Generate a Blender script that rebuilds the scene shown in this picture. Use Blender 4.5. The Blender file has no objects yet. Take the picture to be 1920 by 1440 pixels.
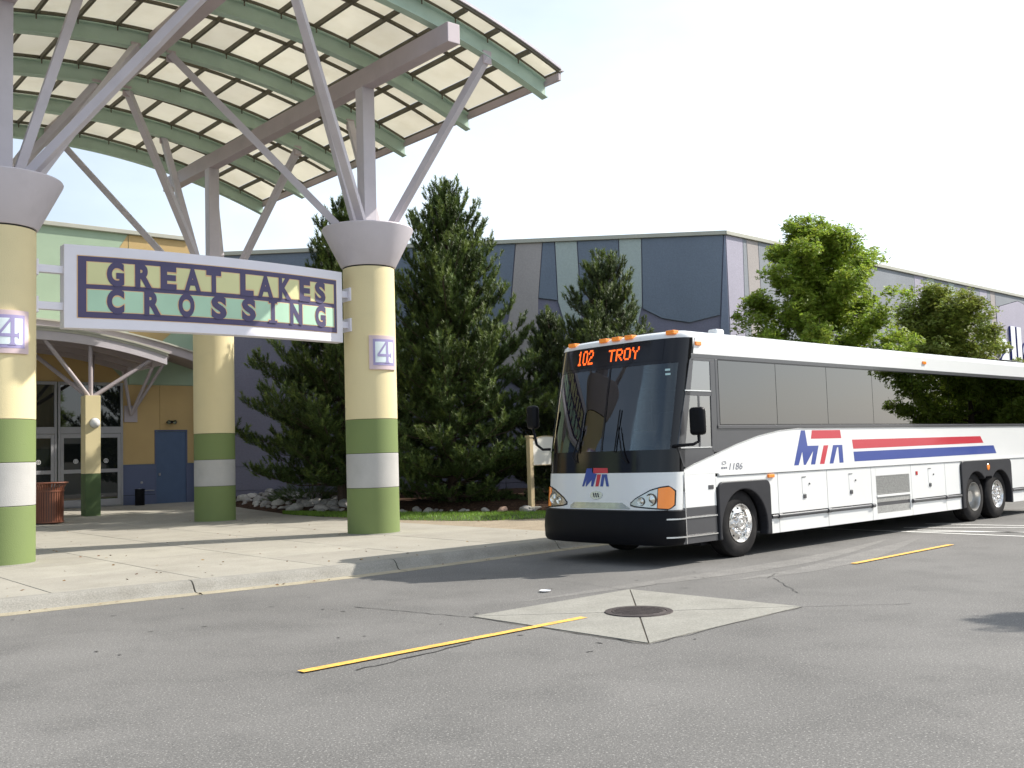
import bpy, bmesh, math, random
import numpy as np
from mathutils import Vector, Matrix, Euler, noise
random.seed(7); np.random.seed(7)
sc = bpy.context.scene
col = sc.collection
R = math.radians

# ------------------------------------------------------------------ camera
cam_d = bpy.data.cameras.new("camera"); cam = bpy.data.objects.new("camera", cam_d); col.objects.link(cam)
cam_d.sensor_fit = 'HORIZONTAL'; cam_d.sensor_width = 36.0; cam_d.lens = 36.0*1893.8/1920.0
cam_d.clip_start = 0.1; cam_d.clip_end = 2000
PITCH, ROLL, CAM_H = 0.0708, -0.0308, 1.638
_f = Vector((0, math.cos(PITCH), math.sin(PITCH))); _r = Vector((1, 0, 0)); _u = _r.cross(_f)
_r2 = math.cos(ROLL)*_r + math.sin(ROLL)*_u; _u2 = -math.sin(ROLL)*_r + math.cos(ROLL)*_u
cm = Matrix((( _r2.x, _u2.x, -_f.x, 0), (_r2.y, _u2.y, -_f.y, 0), (_r2.z, _u2.z, -_f.z, CAM_H), (0, 0, 0, 1)))
cam.matrix_world = cm
sc.camera = cam

# ------------------------------------------------------------------ sky, sun, exposure
SUN_EL = R(40.5); SUN_AZ = math.atan2(0.951, 0.308)       # azimuth from +Y towards +X
world = bpy.data.worlds.new("World"); sc.world = world; world.use_nodes = True
nt = world.node_tree; nt.nodes.clear()
def wn(t, **k):
    n = nt.nodes.new(t)
    for a, b in k.items(): setattr(n, a, b)
    return n
sky = wn('ShaderNodeTexSky', sky_type='NISHITA', sun_disc=False, sun_elevation=SUN_EL, sun_rotation=SUN_AZ,
         air_density=1.0, dust_density=2.5, ozone_density=1.0, altitude=200)
tc = wn('ShaderNodeTexCoord')
mp = wn('ShaderNodeMapping'); mp.inputs['Scale'].default_value = (1.0, 1.0, 2.6)
nz = wn('ShaderNodeTexNoise'); nz.inputs['Scale'].default_value = 1.3; nz.inputs['Detail'].default_value = 6; nz.inputs['Roughness'].default_value = 0.55
rp = wn('ShaderNodeValToRGB'); rp.color_ramp.elements[0].position = 0.36; rp.color_ramp.elements[1].position = 0.62
rp.color_ramp.elements[0].color = (0, 0, 0, 1); rp.color_ramp.elements[1].color = (1, 1, 1, 1)
mx = wn('ShaderNodeMix', data_type='RGBA')
mx.inputs['B'].default_value = (10.2, 11.2, 12.0, 1)       # thin bright summer overcast veil, same units as the sky
bg = wn('ShaderNodeBackground'); bg.inputs['Strength'].default_value = 0.112
out = wn('ShaderNodeOutputWorld')
L = nt.links.new
L(tc.outputs['Generated'], mp.inputs['Vector']); L(mp.outputs['Vector'], nz.inputs['Vector']); L(nz.outputs['Fac'], rp.inputs['Fac'])
# the veil is thick on the sun's side of the sky and thins out to blue away from it
dp = wn('ShaderNodeVectorMath', operation='DOT_PRODUCT'); dp.inputs[1].default_value = (math.sin(SUN_AZ), math.cos(SUN_AZ), 0.0)
ma = wn('ShaderNodeMath', operation='MULTIPLY_ADD'); ma.inputs[1].default_value = 0.24; ma.inputs[2].default_value = 0.25
ad = wn('ShaderNodeMath', operation='MULTIPLY_ADD', use_clamp=True); ad.inputs[1].default_value = 0.24
L(tc.outputs['Generated'], dp.inputs[0]); L(dp.outputs['Value'], ma.inputs[0]); L(rp.outputs['Color'], ad.inputs[0]); L(ma.outputs[0], ad.inputs[2])
L(ad.outputs[0], mx.inputs['Factor']); L(sky.outputs['Color'], mx.inputs['A']); L(mx.outputs['Result'], bg.inputs['Color'])
L(bg.outputs['Background'], out.inputs['Surface'])

sun_d = bpy.data.lights.new("sun", 'SUN'); sun = bpy.data.objects.new("sun", sun_d); col.objects.link(sun)
sun_d.energy = 4.6; sun_d.angle = R(0.5); sun_d.color = (1.0, 0.95, 0.86)
to_sun = Vector((math.sin(SUN_AZ)*math.cos(SUN_EL), math.cos(SUN_AZ)*math.cos(SUN_EL), math.sin(SUN_EL)))
sun.rotation_euler = to_sun.to_track_quat('Z', 'Y').to_euler(); sun.location = (30, 10, 40)
vs = sc.view_settings
vs.view_transform = 'Standard'; vs.look = 'None'; vs.exposure = 0.54; vs.gamma = 1.0
try: vs.use_curve_mapping = False
except Exception: pass
sc.cycles.max_bounces = 8; sc.cycles.transparent_max_bounces = 12

# ------------------------------------------------------------------ materials
MATS = {}
def mat(name, c, rough=0.6, metal=0.0, var=0.12, vscale=3.0, bump=0.0, bscale=60.0, spec=0.5, coat=0.0,
        stretch=None, emit=None, stain=0.0, stain_c=None, stain_scale=1.2, trans=0.0, island=0.0, speck=0.0, spscale=120.0, chips=0.0, ior=None, rnd=0.0):
    if name in MATS: return MATS[name]
    m = bpy.data.materials.new(name); m.use_nodes = True; MATS[name] = m
    t = m.node_tree; N = t.nodes; K = t.links.new
    b = N['Principled BSDF']; b.inputs['Roughness'].default_value = rough; b.inputs['Metallic'].default_value = metal
    b.inputs['Specular IOR Level'].default_value = spec
    if ior: b.inputs['IOR'].default_value = ior
    if coat: b.inputs['Coat Weight'].default_value = coat; b.inputs['Coat Roughness'].default_value = 0.05
    cc = (*c, 1)
    tcn = N.new('ShaderNodeTexCoord'); src = tcn.outputs['Object']
    if stretch:
        mpn = N.new('ShaderNodeMapping'); mpn.inputs['Scale'].default_value = stretch; K(src, mpn.inputs['Vector']); src2 = mpn.outputs['Vector']
    else: src2 = src
    cur = None
    def mixc(fac_socket, a_socket_or_col, bcol, blend='MIX', f=None):
        x = N.new('ShaderNodeMix'); x.data_type = 'RGBA'; x.blend_type = blend
        if fac_socket is not None: K(fac_socket, x.inputs['Factor'])
        else: x.inputs['Factor'].default_value = f
        if isinstance(a_socket_or_col, tuple): x.inputs['A'].default_value = a_socket_or_col
        else: K(a_socket_or_col, x.inputs['A'])
        if isinstance(bcol, tuple): x.inputs['B'].default_value = bcol
        else: K(bcol, x.inputs['B'])
        return x.outputs['Result']
    if var > 0:
        n1 = N.new('ShaderNodeTexNoise'); n1.inputs['Scale'].default_value = vscale; n1.inputs['Detail'].default_value = 6; K(src2, n1.inputs['Vector'])
        mr = N.new('ShaderNodeMapRange'); mr.inputs['From Min'].default_value = 0.3; mr.inputs['From Max'].default_value = 0.7; K(n1.outputs['Fac'], mr.inputs['Value'])
        cur = mixc(mr.outputs['Result'], tuple([v*(1-var) for v in c]+[1]), tuple([min(1, v*(1+var)) for v in c]+[1]))
    else: cur = cc
    if island or rnd:
        if island: g = N.new('ShaderNodeNewGeometry'); rs = g.outputs['Random Per Island']
        else: g = N.new('ShaderNodeObjectInfo'); rs = g.outputs['Random']
        k = island or rnd
        mr2 = N.new('ShaderNodeMapRange'); mr2.inputs['To Min'].default_value = 1-k; mr2.inputs['To Max'].default_value = 1+k; K(rs, mr2.inputs['Value'])
        hs = N.new('ShaderNodeHueSaturation'); K(mr2.outputs['Result'], hs.inputs['Value'])
        mr3 = N.new('ShaderNodeMapRange'); mr3.inputs['To Min'].default_value = 0.5-0.06*k; mr3.inputs['To Max'].default_value = 0.5+0.05*k
        K(rs, mr3.inputs['Value']); K(mr3.outputs['Result'], hs.inputs['Hue'])
        if isinstance(cur, tuple): hs.inputs['Color'].default_value = cur
        else: K(cur, hs.inputs['Color'])
        cur = hs.outputs['Color']
    if stain:
        n2 = N.new('ShaderNodeTexNoise'); n2.inputs['Scale'].default_value = stain_scale; n2.inputs['Detail'].default_value = 8; n2.inputs['Roughness'].default_value = 0.65; K(src, n2.inputs['Vector'])
        r2 = N.new('ShaderNodeMapRange'); r2.inputs['From Min'].default_value = 0.48; r2.inputs['From Max'].default_value = 0.72; r2.inputs['To Max'].default_value = stain; K(n2.outputs['Fac'], r2.inputs['Value'])
        cur = mixc(r2.outputs['Result'], cur, (*(stain_c or tuple(v*0.55 for v in c)), 1))
    if speck:
        n3 = N.new('ShaderNodeTexNoise'); n3.inputs['Scale'].default_value = spscale; n3.inputs['Detail'].default_value = 3; K(src, n3.inputs['Vector'])
        r3 = N.new('ShaderNodeMapRange'); r3.inputs['From Min'].default_value = 0.35; r3.inputs['From Max'].default_value = 0.65; r3.inputs['To Min'].default_value = 1-speck; r3.inputs['To Max'].default_value = 1+speck; K(n3.outputs['Fac'], r3.inputs['Value'])
        vm = N.new('ShaderNodeVectorMath'); vm.operation = 'SCALE'
        if isinstance(cur, tuple): vm.inputs[0].default_value = cur[:3]
        else: K(cur, vm.inputs[0])
        K(r3.outputs['Result'], vm.inputs['Scale']); cur = vm.outputs['Vector']
    if chips:       # pale and dark stone chips showing in the wearing course
        for sc_, lo, hi, cc_ in ((62.0, .60, .70, (.40, .385, .36, 1)), (48.0, .62, .74, (.055, .053, .052, 1))):
            n5 = N.new('ShaderNodeTexNoise'); n5.inputs['Scale'].default_value = sc_; n5.inputs['Detail'].default_value = 1; K(src, n5.inputs['Vector'])
            r5 = N.new('ShaderNodeMapRange'); r5.inputs['From Min'].default_value = lo; r5.inputs['From Max'].default_value = hi; r5.inputs['To Max'].default_value = chips; K(n5.outputs['Fac'], r5.inputs['Value'])
            cur = mixc(r5.outputs['Result'], cur, cc_)
    if isinstance(cur, tuple): b.inputs['Base Color'].default_value = cur
    else: K(cur, b.inputs['Base Color'])
    if bump:
        n4 = N.new('ShaderNodeTexNoise'); n4.inputs['Scale'].default_value = bscale; n4.inputs['Detail'].default_value = 4; K(src, n4.inputs['Vector'])
        bp = N.new('ShaderNodeBump'); bp.inputs['Strength'].default_value = bump; bp.inputs['Distance'].default_value = 0.02; K(n4.outputs['Fac'], bp.inputs['Height']); K(bp.outputs['Normal'], b.inputs['Normal'])
    if emit:
        b.inputs['Emission Color'].default_value = (*emit[0], 1); b.inputs['Emission Strength'].default_value = emit[1]
    if trans:
        tr = N.new('ShaderNodeBsdfTranslucent')
        if isinstance(cur, tuple): tr.inputs['Color'].default_value = cur
        else: K(cur, tr.inputs['Color'])
        ms = N.new('ShaderNodeMixShader'); ms.inputs['Fac'].default_value = trans
        o = N['Material Output']; K(b.outputs['BSDF'], ms.inputs[1]); K(tr.outputs['BSDF'], ms.inputs[2]); K(ms.outputs['Shader'], o.inputs['Surface'])
    return m

def glass(name, tint, ior=1.5, rough=0.0, refl=1.0):
    if name in MATS: return MATS[name]
    m = bpy.data.materials.new(name); m.use_nodes = True; MATS[name] = m
    t = m.node_tree; N = t.nodes; K = t.links.new; N.remove(N['Principled BSDF'])
    tp = N.new('ShaderNodeBsdfTransparent'); tp.inputs['Color'].default_value = (*tint, 1)
    gl = N.new('ShaderNodeBsdfGlossy'); gl.inputs['Roughness'].default_value = rough
    fr = N.new('ShaderNodeFresnel'); fr.inputs['IOR'].default_value = ior
    ma = N.new('ShaderNodeMath'); ma.operation = 'MULTIPLY'; ma.inputs[1].default_value = refl; ma.use_clamp = True
    ms = N.new('ShaderNodeMixShader')
    nn = N.new('ShaderNodeTexNoise'); nn.inputs['Scale'].default_value = 0.9; tcn = N.new('ShaderNodeTexCoord'); K(tcn.outputs['Object'], nn.inputs['Vector'])
    bp = N.new('ShaderNodeBump'); bp.inputs['Strength'].default_value = 0.04; bp.inputs['Distance'].default_value = 0.05; K(nn.outputs['Fac'], bp.inputs['Height'])
    K(bp.outputs['Normal'], gl.inputs['Normal'])
    K(fr.outputs['Fac'], ma.inputs[0]); K(ma.outputs[0], ms.inputs['Fac']); K(tp.outputs[0], ms.inputs[1]); K(gl.outputs[0], ms.inputs[2])
    K(ms.outputs[0], N['Material Output'].inputs['Surface'])
    return m

# ------------------------------------------------------------------ mesh builder
class MB:
    def __init__(s): s.v = []; s.f = []; s.m = []
    def add(s, vs, fs, m=0):
        o = len(s.v); s.v += [tuple(x) for x in vs]
        for f in fs: s.f.append(tuple(i+o for i in f)); s.m.append(m)
        return s
    def box(s, x0, x1, y0, y1, z0, z1, m=0):
        v = [(x0,y0,z0),(x1,y0,z0),(x1,y1,z0),(x0,y1,z0),(x0,y0,z1),(x1,y0,z1),(x1,y1,z1),(x0,y1,z1)]
        return s.add(v, [(3,2,1,0),(4,5,6,7),(0,1,5,4),(1,2,6,5),(2,3,7,6),(3,0,4,7)], m)
    def prism(s, pts, off, m=0):
        n = len(pts); o = Vector(off); a = [Vector(p) for p in pts]; b = [p+o for p in a]
        fs = [tuple(range(n)), tuple(range(2*n-1, n-1, -1))] + [(i, n+i, n+(i+1) % n, (i+1) % n) for i in range(n)]
        # keep outward winding whatever the order of pts
        nrm = Vector((0, 0, 0))
        for i in range(n): nrm += a[i].cross(a[(i+1) % n])
        if nrm.dot(o) > 0: fs = [tuple(reversed(f)) for f in fs]
        return s.add(a+b, fs, m)
    def beam(s, p, q, w, h, up=(0, 0, 1), m=0):
        p, q = Vector(p), Vector(q); d = (q-p).normalized(); up = Vector(up)
        if abs(d.dot(up)) > .98: up = Vector((1, 0, 0))
        x = d.cross(up).normalized(); y = x.cross(d).normalized()
        c = [(-w/2, -h/2), (w/2, -h/2), (w/2, h/2), (-w/2, h/2)]
        v = [e + x*a + y*b for e in (p, q) for a, b in c]
        return s.add(v, [(0,1,2,3),(7,6,5,4),(1,0,4,5),(2,1,5,6),(3,2,6,7),(0,3,7,4)], m)
    def tube(s, pts, r, n=8, m=0, cap=True):
        pts = [Vector(p) for p in pts]; k = len(pts)
        rs = r if isinstance(r, (list, tuple)) else [r]*k
        vs = []; prev = None
        for i, p in enumerate(pts):
            d = (pts[min(i+1, k-1)]-pts[max(i-1, 0)]).normalized()
            if prev is None:
                a = Vector((0, 0, 1)) if abs(d.z) < .9 else Vector((1, 0, 0)); x = d.cross(a).normalized()
            else: x = (prev - d*prev.dot(d)).normalized()
            prev = x; y = d.cross(x)
            for j in range(n):
                t = 2*math.pi*j/n; vs.append(p + rs[i]*(x*math.cos(t)+y*math.sin(t)))
        fs = [(i*n+j, i*n+(j+1) % n, (i+1)*n+(j+1) % n, (i+1)*n+j) for i in range(k-1) for j in range(n)]
        if cap: fs += [tuple(range(n-1, -1, -1)), tuple((k-1)*n+j for j in range(n))]
        return s.add(vs, fs, m)
    def lathe(s, prof, n=32, c=(0, 0, 0), axis='z', m=0, close=False):
        # prof: list of (r, h)
        c = Vector(c); vs = []; k = len(prof)
        for r, h in prof:
            for j in range(n):
                t = 2*math.pi*j/n; a, b = r*math.cos(t), r*math.sin(t)
                vs.append(c + (Vector((a, b, h)) if axis == 'z' else Vector((a, h, b)) if axis == 'y' else Vector((h, a, b))))
        fs = []
        for i in range(k-1):
            for j in range(n):
                q = (i*n+j, i*n+(j+1) % n, (i+1)*n+(j+1) % n, (i+1)*n+j)
                fs.append(q if axis != 'y' else q[::-1])
        if close:
            a = tuple(range(n-1, -1, -1)); b = tuple((k-1)*n+j for j in range(n))
            fs += [a, b] if axis != 'y' else [a[::-1], b[::-1]]
        return s.add(vs, fs, m)
    def grid(s, rows, m=0, flip=False):
        # rows: list of equal-length lists of points
        o = len(s.v); nr = len(rows); nc = len(rows[0])
        vs = [p for r in rows for p in r]
        fs = [(i*nc+j, i*nc+j+1, (i+1)*nc+j+1, (i+1)*nc+j) for i in range(nr-1) for j in range(nc-1)]
        if flip: fs = [f[::-1] for f in fs]
        return s.add(vs, fs, m)
    def slab(s, front, back, m=0):
        # closed thin body from two matching grids of points
        nr = len(front); nc = len(front[0])
        vs = [p for r in front for p in r] + [p for r in back for p in r]; o = nr*nc
        fs = []
        for i in range(nr-1):
            for j in range(nc-1):
                q = (i*nc+j, i*nc+j+1, (i+1)*nc+j+1, (i+1)*nc+j); fs.append(q); fs.append(tuple(x+o for x in reversed(q)))
        ring = [j for j in range(nc)] + [i*nc+nc-1 for i in range(1, nr)] + [(nr-1)*nc+j for j in range(nc-2, -1, -1)] + [i*nc for i in range(nr-2, 0, -1)]
        for a, b in zip(ring, ring[1:]+ring[:1]): fs.append((b, a, a+o, b+o))
        return s.add(vs, fs, m)
    def map(s, fn): s.v = [tuple(fn(Vector(p))) for p in s.v]; return s
    def build(s, name, mats, parent=None, smooth=None, bevel=0, seg=2, kind=None):
        me = bpy.data.meshes.new(name); me.from_pydata(s.v, [], s.f)
        if not isinstance(mats, (list, tuple)): mats = [mats]
        for mm in mats: me.materials.append(mm)
        if len(mats) > 1: me.polygons.foreach_set('material_index', s.m)
        bm = bmesh.new(); bm.from_mesh(me); bmesh.ops.recalc_face_normals(bm, faces=bm.faces); bm.to_mesh(me); bm.free()
        if smooth is not None:
            me.polygons.foreach_set('use_smooth', [True]*len(me.polygons)); me.set_sharp_from_angle(angle=R(smooth))
        me.update()
        return link(name, me, parent, bevel, seg, kind)
def link(name, me, parent=None, bevel=0, seg=2, kind=None):
    o = bpy.data.objects.new(name, me); col.objects.link(o)
    if parent is not None: o.parent = parent
    if bevel:
        b = o.modifiers.new('bevel', 'BEVEL'); b.width = bevel; b.segments = seg; b.limit_method = 'ANGLE'; b.angle_limit = R(40)
    if kind: o['kind'] = kind
    return o
def thing(name, label, cat, loc=(0, 0, 0), rot=0.0, group=None):
    o = bpy.data.objects.new(name, None); col.objects.link(o); o.location = loc; o.rotation_euler = (0, 0, rot)
    o.empty_display_size = .3; o['label'] = label; o['category'] = cat
    if group: o['group'] = group
    return o
def tag(o, label, cat, group=None):
    o['label'] = label; o['category'] = cat
    if group: o['group'] = group
    return o
def struct(o): o['kind'] = 'structure'; return o
def np_mesh(name, V, F, mats, parent=None, kind=None, mi=None, smooth=False):
    """fast triangle mesh from numpy arrays"""
    me = bpy.data.meshes.new(name); V = np.asarray(V, dtype=np.float32); F = np.asarray(F, dtype=np.int32)
    me.vertices.add(len(V)); me.vertices.foreach_set('co', V.ravel())
    k = F.shape[1]; me.loops.add(F.size); me.loops.foreach_set('vertex_index', F.ravel())
    me.polygons.add(len(F)); me.polygons.foreach_set('loop_start', np.arange(0, F.size, k, dtype=np.int32))
    if not isinstance(mats, (list, tuple)): mats = [mats]
    for m in mats: me.materials.append(m)
    if mi is not None: me.polygons.foreach_set('material_index', np.asarray(mi, dtype=np.int32))
    me.update(calc_edges=True); me.validate()
    o = bpy.data.objects.new(name, me); col.objects.link(o)
    if parent is not None: o.parent = parent
    if kind: o['kind'] = kind
    return o
_txt = {}
def text2d(s, offset=0.0, shear=0.0):
    """outline of a line of text in the built-in font as (verts2d, faces), normalised to its own box 0..1 x 0..1"""
    key = (s, offset, shear)
    if key in _txt: return _txt[key]
    cu = bpy.data.curves.new('t', 'FONT'); cu.body = s; cu.size = 1; cu.offset = offset; cu.shear = shear; cu.fill_mode = 'FRONT'; cu.resolution_u = 5
    ob = bpy.data.objects.new('t', cu); col.objects.link(ob)
    dg = bpy.context.evaluated_depsgraph_get(); dg.update(); me = ob.evaluated_get(dg).to_mesh()
    v = [(p.co.x, p.co.y) for p in me.vertices]; f = [tuple(p.vertices) for p in me.polygons]
    ob.evaluated_get(dg).to_mesh_clear(); bpy.data.objects.remove(ob); bpy.data.curves.remove(cu)
    x0 = min(a for a, _ in v); x1 = max(a for a, _ in v); y0 = min(b for _, b in v); y1 = max(b for _, b in v)
    r = ([((a-x0)/(x1-x0), (b-y0)/(y1-y0)) for a, b in v], f); _txt[key] = r
    return r
def decal(mb, v2, f, fn, m=0):
    """flat print: 2d verts placed through fn(a,b)->3d point"""
    mb.add([fn(a, b) for a, b in v2], f, m)
# ------------------------------------------------------------------ frames used to lay the place out
CAN = Vector((-2.909, 20.767, 0)); CA = 0.686          # canopy frame: u along the facade, w away from the road
BUS = Vector((2.073, 14.182, 0)); BA = 0.7358          # coach frame: x towards the tail, y towards the kerb
cu_, cw_ = Vector((math.cos(CA), math.sin(CA), 0)), Vector((-math.sin(CA), math.cos(CA), 0))
def CW(u, w, z): return CAN + cu_*u + cw_*w + Vector((0, 0, z))
bx_, by_ = Vector((math.cos(BA), math.sin(BA), 0)), Vector((-math.sin(BA), math.cos(BA), 0))
def BW(x, y, z): return BUS + bx_*x + by_*y + Vector((0, 0, z))
def zg(w): return .15 + .03*max(0, w-8.5)

M_asph = mat('asphalt', (.152, .146, .139), rough=.92, var=.17, vscale=.4, bump=.22, bscale=110, stain=.6, stain_scale=1.1, stain_c=(.10,.097,.093), speck=.20, spscale=85, chips=.6, spec=.3)
M_conc = mat('pavement_concrete', (.345, .322, .275), rough=.9, var=.07, vscale=1.3, bump=.25, bscale=90, stain=.5, stain_scale=1.6, stain_c=(.26,.24,.20), speck=.10, spscale=70, rnd=.05, spec=.3)
M_kerb = mat('kerb_concrete', (.275, .262, .232), rough=.92, var=.10, vscale=2.2, bump=.35, bscale=80, stain=.6, stain_scale=2.6, stain_c=(.22,.205,.175), speck=.14, spscale=60, spec=.3)
M_gutt = mat('gutter_concrete', (.345, .305, .225), rough=.92, var=.12, vscale=2.0, bump=.3, bscale=80, stain=.5, stain_scale=3.0, stain_c=(.25,.21,.14), speck=.12, spscale=60, spec=.3)
M_apron = mat('apron_concrete', (.275, .265, .235), rough=.92, var=.09, vscale=2.5, bump=.3, bscale=80, stain=.45, stain_scale=2.2, stain_c=(.23,.22,.19), speck=.14, spscale=60, spec=.3)
M_joint = mat('joint_dirt', (.10, .085, .065), rough=1, var=.2)
M_agg = mat('exposed_aggregate', (.315, .262, .195), rough=.95, var=.12, vscale=2, bump=.6, bscale=60, speck=.30, spscale=40, spec=.2)
M_soil = mat('mulch', (.060, .036, .024), rough=1, var=.4, vscale=8, bump=1.0, bscale=24, speck=.5, spscale=22, spec=.1)
M_turf = mat('turf_soil', (.055, .085, .02), rough=1, var=.3, vscale=6, bump=.8, bscale=40)
M_yel = mat('yellow_paint', (.80, .45, .085), rough=.75, var=.10, vscale=5, stain=.75, stain_scale=11, stain_c=(.30,.22,.11), speck=.15, spscale=50)
M_wht = mat('white_road_paint', (.74, .73, .69), rough=.75, var=.08, vscale=5, stain=.35, stain_scale=7, stain_c=(.33,.32,.30), speck=.15, spscale=50)
M_tar = mat('tar', (.035, .033, .032), rough=.8, var=.2)

# ------------------------------------------------------------------ road
mb = MB(); N = 40
mb.grid([[(-300+600*j/N, -120+600*i/N, 0.0) for j in range(N+1)] for i in range(N+1)])
road = struct(mb.build('road', M_asph))
def ribbon(mb, pts, w, z, m=0):
    """thin strip lying on the ground along pts (2d world), width w or list"""
    k = len(pts); ws = w if isinstance(w, list) else [w]*k; lo = []; hi = []
    for i, p in enumerate(pts):
        a = Vector(pts[max(i-1, 0)]); b = Vector(pts[min(i+1, k-1)]); d = (b-a).normalized(); n = Vector((-d.y, d.x))
        lo.append((p[0]-n.x*ws[i]/2, p[1]-n.y*ws[i]/2, z)); hi.append((p[0]+n.x*ws[i]/2, p[1]+n.y*ws[i]/2, z))
    mb.grid([lo, hi], m)
def B2(x, y): p = BW(x, y, 0); return (p.x, p.y)
# yellow lane dashes (same line, parallel to the coach)
for x0, x1, y0, y1 in ((-6.95, -3.72, -2.03, -1.985), (1.83, 5.0, -1.79, -1.71), (10.4, 13.5, -1.57, -1.5)):
    mb = MB(); n = 12
    pts = [B2(x0+(x1-x0)*i/n, y0+(y1-y0)*i/n) for i in range(n+1)]
    ribbon(mb, pts, [.10]*(n+1), .0120); mb.build('lane_dash', M_yel, road)
# white crossing lines in front of the rear wheels
for (a, b) in (((7.03, .36), (6.93, -2.6)), ((7.45, .05), (8.12, -4.5)), ((7.10, .10), (8.75, -4.5)), ((8.95, .62), (9.55, -4.5)), ((7.9, .55), (9.25, -2.4)), ((7.0, 2.4), (7.06, .36))):
    mb = MB(); ribbon(mb, [B2(*a), B2((a[0]+b[0])/2, (a[1]+b[1])/2), B2(*b)], .10, .006); mb.build('crossing_line', M_wht, road)
# cracks
def wob(a, b, n, amp, seed):
    rr = random.Random(seed); out = []
    for i in range(n+1):
        t = i/n; out.append((a[0]+(b[0]-a[0])*t+rr.uniform(-amp, amp), a[1]+(b[1]-a[1])*t+rr.uniform(-amp, amp)))
    return out
mb = MB()
for a, b, w_, sd in ((B2(-4.40, -.98), B2(-4.72, .62), .018, 1), (B2(-4.40, -3.40), B2(-4.37, -.98), .016, 2), (B2(-1.86, -3.3), B2(-4.36, -3.39), .013, 12),
                     (B2(-1.84, -3.30), B2(-1.05, -4.05), .010, 3), (B2(-1.0, -2.7), B2(-.05, -1.75), .010, 4), (B2(-.1, -1.7), B2(.4, -1.5), .014, 14), (B2(-5.3, -2.12), B2(-6.6, -2.3), .025, 5),
                     (B2(-1.89, -.95), B2(-1.2, -.9), .008, 6), (B2(-1.93, -.95), B2(-1.75, .35), .008, 16)):
    p = wob(a, b, 14, .018, sd); ribbon(mb, p, [w_*(.4+.9*random.random()) for _ in p], .0045)
for i in range(48):   # small tar blotches and pits in the wearing course
    px, py = random.uniform(-7, 2.5), random.uniform(8, 14.0)
    a = random.uniform(0, 6.3); l = random.uniform(.03, .10)
    p = wob((px, py), (px+l*math.cos(a), py+l*.5*math.sin(a)), 4, .012, 100+i)
    if (py < 14.2+.72*(px+2.4)): ribbon(mb, p, [.006, .018, .026, .016, .004], .0045)
mb.build('road_crack', M_tar, road, kind='stuff')
# pale tyre scrub arcs swung out by coaches leaving the kerb
M_scrub = mat('tyre_scrub', (.178, .170, .159), rough=.9, var=.12, vscale=4, stain=.9, stain_scale=3, stain_c=(.154, .148, .141), speck=.30, spscale=48)
mb = MB()
for pts in ([B2(-3.4, -.62), B2(-1.6, -.75), B2(.3, -.95), B2(1.8, -.98), B2(3.4, -.8), B2(5.6, -.35)],
            [B2(-.6, -1.45), B2(.8, -1.62), B2(2.3, -1.5), B2(4, -1.15), B2(6, -.7)]):
    q = []
    for i in range(len(pts)-1):
        for t in (0, .25, .5, .75): q.append(tuple(pts[i][k]*(1-t)+pts[i+1][k]*t for k in (0, 1)))
    q.append(pts[-1]); ribbon(mb, q, [.03+.42*math.sin(math.pi*i/(len(q)-1)) for i in range(len(q))], .0022)
mb.build('tyre_scrub', M_scrub, road, kind='stuff')

# concrete apron round the manhole, four slabs cut corner to corner, and the cover itself
ap = [(-4.36, -1.00), (-1.88, -.97), (-1.86, -3.29), (-4.355, -3.36)]
cx, cy = -3.12, -2.17
mb = MB(); mb.prism([(*B2(x*1.004-.0*cx+(-.012 if x < -3 else .012)*0, y), -.05) for x, y in ap], (0, 0, .0505)); apron = struct(mb.build('manhole_apron', M_joint))
for i in range(4):
    a, b = ap[i], ap[(i+1) % 4]; c0 = (cx, cy)
    g = ((a[0]+b[0]+cx)/3, (a[1]+b[1]+cy)/3)
    tri = []
    for p in (a, b, c0):
        d = math.hypot(g[0]-p[0], g[1]-p[1]); k = .014/d; tri.append((p[0]+(g[0]-p[0])*k, p[1]+(g[1]-p[1])*k))
    mb = MB(); mb.prism([(*B2(*p), -.04) for p in tri], (0, 0, .0475)); mb.build('slab', M_apron, apron)
M_iron = mat('cast_iron', (.060, .048, .046), rough=.7, metal=.3, var=.25, vscale=12, bump=.5, bscale=50, stain=.5, stain_scale=6, stain_c=(.09,.075,.065))
mc = thing('manhole_cover', 'round dark cast iron manhole cover set in the diamond of concrete on the road', 'manhole cover', (*B2(-3.125, -2.185), 0))
mb = MB(); mb.lathe([(.285, .006), (.285, .018), (.345, .018), (.352, .002)], 48); mb.build('frame', M_iron, mc, smooth=30)
mb = MB(); mb.lathe([(.001, .019), (.272, .019), (.280, .012)], 48)
for i in range(9):
    y = -.22+.055*i; l = math.sqrt(max(.01, .25**2-y*y)); mb.box(-l, l, y-.009, y+.009, .0185, .0225)
mb.build('cover', M_iron, mc, smooth=30)
# white litter
M_pap = mat('white_paper', (.82, .82, .84), rough=.6, var=.03)
mb = MB(); mb.lathe([(.001, .012), (.05, .012), (.065, .022), (.07, .02), (.055, .006), (.001, .006)], 20)
lit = mb.build('paper_lid', M_pap, smooth=30); lit.location = (.319, 12.23, .0); tag(lit, 'small white round lid lying alone on the asphalt ahead of the coach', 'litter')

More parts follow.
